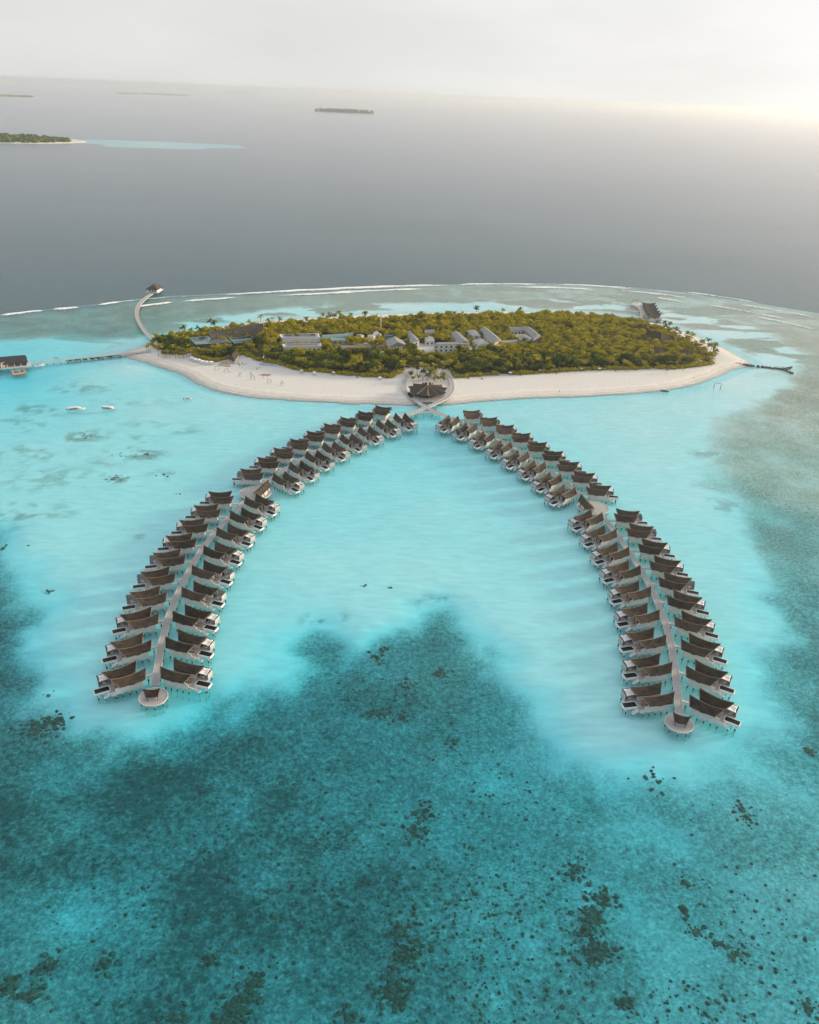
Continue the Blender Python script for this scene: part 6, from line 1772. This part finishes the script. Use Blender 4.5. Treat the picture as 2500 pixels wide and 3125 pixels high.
def palm_geo(rng, fronds=15, L=3.6):
    vs, fs, ts = [], [], []
    for i in range(fronds):
        a = 2 * math.pi * i / fronds + rng.uniform(-.2, .2)
        el = rng.uniform(-.25, 1.05)
        n = 6
        ln = L * rng.uniform(.8, 1.1)
        p = Vector((0, 0, 0))
        dirv = Vector((math.cos(a) * math.cos(el), math.sin(a) * math.cos(el), math.sin(el)))
        side = Vector((-math.sin(a), math.cos(a), 0))
        pts = [p.copy()]
        for k in range(n):
            dirv = (dirv + Vector((0, 0, -.19))).normalized()
            p = p + dirv * ln / n
            pts.append(p.copy())
        tn = rng.random()
        for k in range(n):
            w0 = .62 * math.sin(math.pi * (k + .4) / (n + .6)) * L / 3.6
            w1 = .62 * math.sin(math.pi * (k + 1.4) / (n + .6)) * L / 3.6 if k < n - 1 else .05
            for s in (-1, 1):
                o = len(vs)
                dr = Vector((0, 0, -.28))
                vs += [tuple(pts[k]), tuple(pts[k + 1]), tuple(pts[k + 1] + side * s * w1 + dr * w1), tuple(pts[k] + side * s * w0 + dr * w0)]
                fs.append((o, o + 1, o + 2, o + 3) if s > 0 else (o + 3, o + 2, o + 1, o))
                ts.append(min(1, max(0, .2 + .5 * tn + rng.uniform(-.15, .15))))
    return vs, fs, ts


PALM = []
for k in range(4):
    h = 5.5 + 1.1 * k
    lean = VR.uniform(-1.2, 1.2)
    g = palm_geo(VR, 15 + k, 3.4 + .2 * k)
    g = ([(v[0] + lean, v[1], v[2] + h) for v in g[0]], g[1], g[2])
    PALM.append((geo_mesh('crown', g, M_PALM), trunk_mesh('trunk', h, .18, lean, 0)))

# ---- where plants may stand
def inpoly(x, y, poly):
    ins = False
    n = len(poly)
    for i in range(n):
        x0, y0 = poly[i]
        x1, y1 = poly[(i + 1) % n]
        if (y0 > y) != (y1 > y) and x < (x1 - x0) * (y - y0) / (y1 - y0) + x0: ins = not ins
    return ins


FOOTS = [inset(list(b[3]), -1.2) for b in BUILDINGS] + [inset([q[:2] for q in (SAILROOF[0], SAILROOF[3], SAILROOF[2], SAILROOF[5], SAILROOF[4], SAILROOF[1])], -.5), PATIO, inset(list(POOL), -1)] + list(CLEAR)
PATHS = smooth_poly(CROSS_A, 2, False) + smooth_poly(CROSS_B, 2, False)
BLOCK = [(*t, 5) for t in TANKS] + [(*t, 4) for t in DISHES] + [(*STAR, 19)] + [(*p, 4) for p in CABANAS]


def near_front(x, y):
    """Trees that would hide what the photograph shows in front of or inside the yards stay low."""
    return any(inpoly(x, y + q, f) for f in FOOTS[:25] + FOOTS[len(BUILDINGS):len(BUILDINGS) + 3] for q in (6, 12, 18))


spots = []
cell = {}
tries = 0
xs = [p[0] for p in VEG]
ys = [p[1] for p in VEG]
while tries < 60000:
    tries += 1
    x, y = VR.uniform(min(xs), max(xs)), VR.uniform(min(ys), max(ys))
    if not inpoly(x, y, VEG): continue
    if any(inpoly(x, y, f) for f in FOOTS): continue
    if any(math.hypot(x - b[0], y - b[1]) < b[2] for b in BLOCK): continue
    if any(math.hypot(x - p[0], y - p[1]) < 3.2 for p in PATHS): continue
    low = near_front(x, y)
    rad = 2.9 if low else 4.3
    c = (int(x // 5), int(y // 5))
    if any(math.hypot(x - q[0], y - q[1]) < (rad + q[2]) * .5 for dx in (-1, 0, 1) for dy in (-1, 0, 1) for q in cell.get((c[0] + dx, c[1] + dy), ())): continue
    cell.setdefault(c, []).append((x, y, rad))
    spots.append((x, y, low))
veg_np = np.array([(s[0], s[1]) for s in spots])
edge = sdf(veg_np[:, 0], veg_np[:, 1], VEG)
gz = land_height(veg_np[:, 0], veg_np[:, 1])
order = sorted(range(len(spots)), key=lambda i: spots[i][1] + (60 if spots[i][2] else 0) + (40 if edge[i] < 3 else 0))

def floor_keep():
    xs, ys = lin(min(p[0] for p in VEG), max(p[0] for p in VEG) + 3, 2.6), lin(min(p[1] for p in VEG), max(p[1] for p in VEG) + 3, 2.6)

    def zf(X, Y):
        d = sdf(X, Y, VEG) + (fbm(X, Y, 9, 6) - .5) * 4
        z = land_height(X, Y) + .06
        for c in CLEAR: d = np.minimum(d, -sdf(X, Y, c))
        for p in PATHS[::3]: d = np.minimum(d, np.hypot(X - p[0], Y - p[1]) - 2.6)
        d = np.minimum(d, np.hypot(X - STAR[0], Y - STAR[1]) - 24)
        return np.where(d > 1.2, z, -9.0), None
    return grid_mesh('forest_floor', xs, ys, zf, keep=lambda z: z.min(1) > -1)


_ff = floor_keep()
_ff.data.materials.append(mat('leaf_litter', (.060, .058, .026), .95, scale=.25, color2=(.11, .085, .05), spec=.05, world=True, bump=.6))
tag(_ff, 'dark leaf litter and low undergrowth beneath the island trees', 'forest floor', None, 'structure')
SIDEW = lambda x: 'left' if x < -90 else 'right' if x > 110 else 'middle'
n_tree = n_palm = 0
stuff_v, stuff_f, stuff_t = [], [], []


def add_palm(x, y, z, label, group, s=1.0):
    k = VR.randrange(4)
    r = empty('palm_tree', (x, y, z - .15), VR.uniform(0, 6.28), label, 'palm tree', group)
    r.scale = (s, s, s)
    inst(PALM[k][0], r, 'crown')
    inst(PALM[k][1], r, 'trunk')


low_crowns = [crown_geo(VR, 3.0, 1.9, 2.6, 6, 34, .95) for _ in range(6)]
bush_crowns = [crown_geo(VR, 2.1, 1.1, .9, 5, 30, .7) for _ in range(5)]


def add_stuff(g, x, y, z, s, sz, tint):
    o = len(stuff_v)
    a = VR.uniform(0, 6.28)
    ca, sa = math.cos(a) * s, math.sin(a) * s
    stuff_v.extend([(x + v[0] * ca - v[1] * sa, y + v[0] * sa + v[1] * ca, z + v[2] * sz) for v in g[0]])
    stuff_f.extend([tuple(q + o for q in f) for f in g[1]])
    stuff_t.extend([min(1.7, t * .9 + tint * 1.15 - .12) for t in g[2]])


for rank, i in enumerate(order):
    x, y, low = spots[i]
    z = float(gz[i])
    if y > 700 and edge[i] < 13:
        s = VR.uniform(.55, .95)
        add_stuff(VR.choice(low_crowns), x, y, z - .4, s * 1.1, s * .85, VR.random() * .9)
        continue
    if edge[i] < 2.4:
        add_stuff(VR.choice(bush_crowns), x, y, z, VR.uniform(.8, 1.25), VR.uniform(.8, 1.3), VR.random() * .9)
        continue
    if n_palm < 220 and not low and VR.random() < .17:
        n_palm += 1
        add_palm(x, y, z, f'coconut palm rising from the island wood, {SIDEW(x)} part', f'coconut palms in the {SIDEW(x)} part of the wood', VR.uniform(.95, 1.3))
        continue
    if n_tree < 300 and not low:
        n_tree += 1
        k = VR.randrange(7)
        s = VR.uniform(.7, 1.35)
        r = empty('broadleaf_tree', (x, y, z - .1), VR.uniform(0, 6.28), f'bushy green broadleaf tree in the {SIDEW(x)} part of the island wood', 'tree', f'broadleaf trees in the {SIDEW(x)} part of the wood')
        r.scale = (s, s, s * VR.uniform(.85, 1.15))
        inst(TREE[k][0], r, 'crown')
        inst(TREE[k][1], r, 'trunk')
        continue
    s = VR.choice((VR.uniform(.75, 1.2), VR.uniform(1.0, 1.6)))
    if low: add_stuff(VR.choice(bush_crowns if VR.random() < .55 else low_crowns), x, y, z, s * .95, s * .75, VR.random() * .9)
    else: add_stuff(VR.choice(low_crowns), x, y, z + 1.2, s * 1.1, s * 1.15, VR.random() * .9)

for p in resample(VEG[2:35], 1.7):
    if any(inpoly(p[0], p[1], f) for f in FOOTS) or any(math.hypot(p[0] - q[0], p[1] - q[1]) < 3.0 for q in PATHS): continue
    if any(math.hypot(p[0] - b[0], p[1] - b[1]) < b[2] for b in BLOCK) or (-12 < p[0] < 32 and p[1] > 585): continue
    if vnoise(np.array([p[0]]), np.array([p[1]]), 14, 3)[0] < .28: continue
    x, y = p[0] + VR.uniform(-.8, .8), p[1] + VR.uniform(.3, 2.4)
    s = VR.uniform(.85, 1.5)
    add_stuff(VR.choice(bush_crowns), x, y, ground((x, y)) - .1, s, s * VR.uniform(.9, 1.3), .25 + VR.random() * .6)
wood = bpy.data.objects.new('woodland', geo_mesh('woodland', (stuff_v, stuff_f, stuff_t), M_LEAF))
COL.objects.link(wood)
tag(wood, 'dense green undergrowth and farther trees covering the island', 'woodland', None, 'stuff')

for i, p in enumerate(PALM_SPOTS):
    w = 'at the left end of the beach' if p[0] < -90 else 'behind the star pavilion'
    add_palm(p[0] + VR.uniform(-.6, .6), p[1] + VR.uniform(-.6, .6), ground(p), f'palm standing on open sand {w}', 'palms on the sand ' + w, VR.uniform(.8, 1.1) * (1.15 if p[0] > -90 else .95))
for i in range(34):
    p = (VR.uniform(-9, 31), VR.uniform(609, 624))
    if any(math.hypot(p[0] - q[0], p[1] - q[1]) < 3.5 for q in PATHS): continue
    add_palm(p[0], p[1], ground(p), 'palm in the thick grove behind the star pavilion', 'palms in the grove behind the star pavilion', VR.uniform(.7, 1.0))
for i, p in enumerate(BACK_PALMS):
    w = 'along the back right shore' if p[0] > 110 else 'along the back shore'
    add_palm(p[0] + VR.uniform(-2, 2), p[1] + VR.uniform(-3, 3), max(.4, ground(p)), f'tall palm {w} of the island', 'palms ' + w, VR.uniform(.9, 1.2))
LPL = ['short lone palm on the right beach, nearest the sea', 'lone palm with orange fronds at the right tree line', 'small young palm between the right parasols', 'small young palm right of the parasols', 'palm at the left point beside the pier, nearest the sea', 'palm at the left point beside the curved pier', 'palm at the left point, farthest back', 'leaning palm at the left point, leftmost']
for i, p in enumerate(LONE_PALMS):
    add_palm(*p, ground(p), LPL[i], None, [.62, .8, .5, .5, .8, .9, 1.0, .7][i])
# three dark shrubs left of the pavilion
for i, (dx, dy) in enumerate(((-12.6, -5.5), (-12.0, -9.0), (-13.4, -2.0))):
    r = empty('planter_shrub', (STAR[0] + dx, STAR[1] + dy, 2.43), 0, ['dark shrub at the left of the star pavilion, middle', 'dark shrub at the left of the star pavilion, front', 'dark shrub at the left of the star pavilion, rear'][i], 'shrub', 'dark shrubs by the star pavilion')
    r.scale = (.75, .75, .8)
    inst(geo_mesh('foliage', (bush_crowns[i][0], bush_crowns[i][1], [0.0] * len(bush_crowns[i][2])), foliage('dark_shrub_leaves', (.012, .014, .008), (.02, .022, .012), (.03, .03, .014))), r, 'foliage')
    MB().cyl(0, 0, 0, .6, .35, n=8).build('pot', M_DARKTIM, r)

# ------------------------------------------------------------------ coral heads on the sea bed
def blob(rng):
    vs = [(0, 0, .75)]
    for (q, z, n) in ((.6, .55, 6), (1.0, .12, 8), (.95, -.5, 8)):
        vs += [(q * rng.uniform(.75, 1.2) * math.cos(2 * math.pi * j / n), q * rng.uniform(.75, 1.2) * math.sin(2 * math.pi * j / n), z * rng.uniform(.8, 1.2)) for j in range(n)]
    fs = [(0, 1 + j, 1 + (j + 1) % 6) for j in range(6)]
    for j in range(24):
        a, b = j / 24, (j + 1) / 24
    # stitch 6 -> 8
    for j in range(8):
        i0, i1 = int(j * 6 / 8) % 6, int((j + 1) * 6 / 8) % 6
        if i0 != i1: fs.append((1 + i0, 7 + j, 7 + (j + 1) % 8, 1 + i1))
        else: fs.append((1 + i0, 7 + j, 7 + (j + 1) % 8))
    fs += [(7 + j, 15 + j, 15 + (j + 1) % 8, 7 + (j + 1) % 8) for j in range(8)]
    return vs, fs


CR = random.Random(21)
BL = [blob(CR) for _ in range(6)]
M_CORAL = mat('brown_coral', (.055, .055, .042), .95, scale=.6, color2=(.19, .17, .12), spec=0, bump=.6)
heads = []
for (x, y, rad, n) in CORAL:
    n = int(n * (2.6 if rad < 9 else 1.7))
    for k in range(n):
        a, q = CR.uniform(0, 6.28), abs(CR.gauss(0, .55)) if rad < 9 else math.sqrt(CR.random()) * 1.1
        heads.append((x + rad * q * math.cos(a), y + rad * q * math.sin(a), CR.uniform(.2, 1.0) ** 2.2 * (.72 if rad < 9 else .5) + .11))
hv = np.array(heads)
_d, _c = bed_fields(hv[:, 0], hv[:, 1])
idx = sorted(range(len(heads)), key=lambda i: -heads[i][2] / math.hypot(heads[i][0], heads[i][1]))
blob_me = []
for b in BL:
    me = bpy.data.meshes.new('coral_head')
    me.from_pydata(b[0], [], b[1])
    me.materials.append(M_CORAL)
    me.shade_smooth()
    blob_me.append(me)
cs = MB()
for rank, i in enumerate(idx):
    x, y, s = heads[i]
    z = -float(_d[i])
    if rank < 120:
        o = bpy.data.objects.new('coral_head', blob_me[rank % 6])
        COL.objects.link(o)
        o.location = (x, y, z + .1)
        o.rotation_euler = (0, 0, CR.uniform(0, 6.28))
        o.scale = (s * 1.25, s, min(s * .9, max(.3, -z - .3)))
        side = 'left' if x < -30 else 'right' if x > 30 else 'middle'
        tag(o, f'dark brown coral head on the lagoon floor, {side} foreground', 'coral', f'coral heads in the {side} foreground')
    else:
        v, f = BL[CR.randrange(6)]
        a = CR.uniform(0, 6.28)
        h = min(s * .9, max(.3, -z - .3))
        cs.add([(x + s * (p[0] * math.cos(a) * 1.2 - p[1] * math.sin(a)), y + s * (p[0] * math.sin(a) * 1.2 + p[1] * math.cos(a)), z + .05 + p[2] * h) for p in v], f)
o = cs.build('coral_patches', M_CORAL, None, True)
tag(o, 'scattered small dark coral heads across the lagoon floor', 'coral', None, 'stuff')

# ------------------------------------------------------------------ surf on the reef edge and at the beach
def foam_material():
    m = bpy.data.materials.new('sea_foam')
    m.use_nodes = True
    n, l = m.node_tree.nodes, m.node_tree.links
    b = n['Principled BSDF']
    b.inputs['Base Color'].default_value = (.82, .82, .81, 1)
    b.inputs['Roughness'].default_value = .9
    geo = n.new('ShaderNodeNewGeometry')
    ns = n.new('ShaderNodeTexNoise'); ns.inputs['Scale'].default_value = .35; ns.inputs['Detail'].default_value = 5
    l.new(geo.outputs['Position'], ns.inputs['Vector'])
    at = n.new('ShaderNodeAttribute'); at.attribute_name = 'body'
    ad = n.new('ShaderNodeMath'); ad.operation = 'ADD'; ad.inputs[1].default_value = -1.0
    a2 = n.new('ShaderNodeMath'); a2.operation = 'ADD'
    l.new(ns.outputs['Fac'], a2.inputs[0]); l.new(at.outputs['Fac'], a2.inputs[1]); l.new(a2.outputs[0], ad.inputs[0])
    mr = n.new('ShaderNodeMapRange'); mr.inputs[1].default_value = -.08; mr.inputs[2].default_value = .12
    l.new(ad.outputs[0], mr.inputs[0])
    l.new(mr.outputs[0], b.inputs['Alpha'])
    return m


M_FOAM = foam_material()


def surf(name, pts, w, h, label, gap=.35, closed=False, body=.62):
    rng = random.Random(int(abs(pts[0][0] * 7 + pts[0][1])))
    pts = resample(smooth_poly(pts, 2, closed), 2.5)
    rows, bd = [], []
    n = len(pts)
    ph = rng.uniform(0, 100)
    for i, p in enumerate(pts):
        a, b = pts[max(0, i - 1)], pts[min(n - 1, i + 1)]
        d = Vector((b[0] - a[0], b[1] - a[1])).normalized()
        nn = Vector((-d.y, d.x))
        t = i / max(1, n - 1)
        k = (.55 + .9 * float(vnoise(np.array([i * 2.5 + ph]), np.array([ph]), 26, 3)[0])) * min(1, 6 * t + .1, 6 * (1 - t) + .1)
        wob = (float(vnoise(np.array([i * 2.5 + ph]), np.array([ph]), 11, 7)[0]) - .5) * 3.0
        row, br = [], []
        for s, z, bo in ((-1, .02, 0), (-.5, .45, .7), (-.1, 1.0, 1), (.25, .6, .9), (1, .1, .5), (2.4, .03, 0)):
            row.append((p[0] + nn.x * (s * w * k * -1 + wob), p[1] + nn.y * (s * w * k * -1 + wob), .02 + z * h * k))
            br.append(bo * (body + .25 * k))
        rows.append(row)
        bd.append(br)
    m = 6
    vs = [p for r in rows for p in r]
    fs = [(i * m + j, i * m + j + 1, (i + 1) * m + j + 1, (i + 1) * m + j) for i in range(n - 1) for j in range(m - 1)]
    me = bpy.data.meshes.new(name)
    me.from_pydata(vs, [], fs)
    at = me.attributes.new('body', 'FLOAT', 'POINT')
    at.data.foreach_set('value', np.array([q for r in bd for q in r], np.float32))
    me.materials.append(M_FOAM)
    me.shade_smooth()
    o = bpy.data.objects.new(name, me)
    COL.objects.link(o)
    return tag(o, label, 'surf', None, 'stuff')


for i, p in enumerate(SURF):
    surf('breaking_wave', p, 3.2 if i not in (5,) else 5.5, 1.0, 'white breaking wave on the reef edge, ' + ['leftmost', 'second from the left', 'third from the left', 'just behind the curved pier', 'right of the curved pier', 'the longest and widest', 'inside the longest one, left', 'inside the longest one, right', 'right of the longest one', 'inner line behind the right wood', 'outer line behind the right wood', 'inner line left of the spa', 'outer line right of the spa', 'short one before the spa', 'outer line at the right edge', 'middle line at the right edge', 'inner line at the right edge'][i], body=.66 if i < 11 else .5)
surf('surf_line', CREST[2:17], 1.2, .5, 'thin broken line of surf along the whole reef edge', body=.42)
_fr = SHORE_S[2:54]
surf('wash', _fr, .55, .10, 'thin line of wash along the front beach', body=.5)

# ------------------------------------------------------------------ distant islands
_sv, _sf = [(-980, 3300, -.15)], []
for k in range(1, 7):
    for j in range(40):
        t = 2 * math.pi * j / 40
        q = k / 6 * (1 + .12 * math.sin(3 * t) + .08 * math.sin(7 * t + 2))
        _sv.append((-980 + 300 * q * math.cos(t), 3300 + 200 * q * math.sin(t), -.15 - 1.6 * (k / 6) ** 1.2))
for j in range(40):
    _sf.append((0, 1 + j, 1 + (j + 1) % 40))
    for k in range(5): _sf.append((1 + k * 40 + j, 41 + k * 40 + j, 41 + k * 40 + (j + 1) % 40, 1 + k * 40 + (j + 1) % 40))
_sh = MB().add(_sv, _sf).build('sand_shoal', mat('far_sand', (.66, .62, .57), .9, var=.1, scale=.01), None, True)
tag(_sh, 'pale submerged sand shoal beside the near left island', 'shoal', None, 'structure')
FI = ['low wooded island with white beach at the left edge', 'dark wooded islet on the grey sea beyond the island', 'long faint island at the far left edge', 'faint long island on the hazy sea left of centre', 'tiny faint islet left of the long faint island', 'barely visible islet near the horizon, left', 'barely visible islet near the horizon, left of centre', 'faint low islet below the horizon, left of centre', 'barely visible islet near the horizon, right of centre']
for i, (f, w) in enumerate(zip(FAR, FARW)):
    x, y = f[0], f[1]
    dist = math.hypot(x, y)
    if dist > 45000:
        k = 42000 / dist
        x, y, w, dist = x * k, y * k, w * k, 42000
    if i == 0: x -= 165
    if i == 2: x -= 430
    rng = random.Random(i)
    r = empty('distant_island', (x, y, 0), 0, FI[i], 'island')
    r['kind'] = 'structure'
    dep = w * (.30 if i else .62)
    poly = [(w / 2 * math.cos(a) * (1 + .06 * math.sin(3 * a + i)), dep / 2 * math.sin(a)) for a in [2 * math.pi * j / 40 for j in range(40)]]
    MB().prism(poly, -1, 1.2 + dist / 14000).build('sand', mat('far_sand', (.66, .62, .57), .9, var=.1, scale=.01), r)
    vs, fs, ts = [], [], []
    cnt = 650 if i == 0 else 260
    hgt = (11 if i == 0 else 28 if i == 1 else 16) * (1 + dist / 60000)
    for _ in range(cnt):
        a, q = rng.uniform(0, 6.28), math.sqrt(rng.random()) * .90
        px, py = w / 2 * q * math.cos(a), dep / 2 * q * math.sin(a) + dep * .02
        s = max(5.5, w / 60 * (1 if i else .7)) * rng.uniform(.7, 1.3)
        hh = hgt * (rng.uniform(.35, 1.3) if i == 1 else rng.uniform(.65, 1.15))
        o = len(vs)
        vs.append((px, py, hh))
        for (qq, zz) in ((.75, .72), (1, .1)):
            vs += [(px + s * qq * rng.uniform(.8, 1.2) * math.cos(2 * math.pi * j / 6), py + s * qq * rng.uniform(.8, 1.2) * math.sin(2 * math.pi * j / 6), hh * zz) for j in range(6)]
        fs += [(o, o + 1 + j, o + 1 + (j + 1) % 6) for j in range(6)] + [(o + 1 + j, o + 7 + j, o + 7 + (j + 1) % 6, o + 1 + (j + 1) % 6) for j in range(6)]
        ts += [rng.random() * .8] * 12
    c = bpy.data.objects.new('woodland', geo_mesh('woodland', (vs, fs, ts), M_LEAF))
    COL.objects.link(c)
    c.parent = r
    c['kind'] = 'stuff'
# ------------------------------------------------------------------ air: one closed box of even haze round the whole scene
def haze_material():
    m = bpy.data.materials.new('sea_haze')
    m.use_nodes = True
    n, l = m.node_tree.nodes, m.node_tree.links
    n.clear()
    out = n.new('ShaderNodeOutputMaterial')
    v = n.new('ShaderNodeVolumePrincipled')
    v.inputs['Color'].default_value = (0.985, 0.985, 0.985, 1)
    v.inputs['Density'].default_value = 6.0e-5
    v.inputs['Anisotropy'].default_value = 0.72
    l.new(v.outputs[0], out.inputs['Volume'])
    return m


haze = MB().box(-FARX - 500, FARX + 500, -FARX - 500, FARX + 500, -41.5, 215).build('haze', haze_material())
tag(haze, 'thin pale haze lying over the sea', 'haze', kind='stuff')
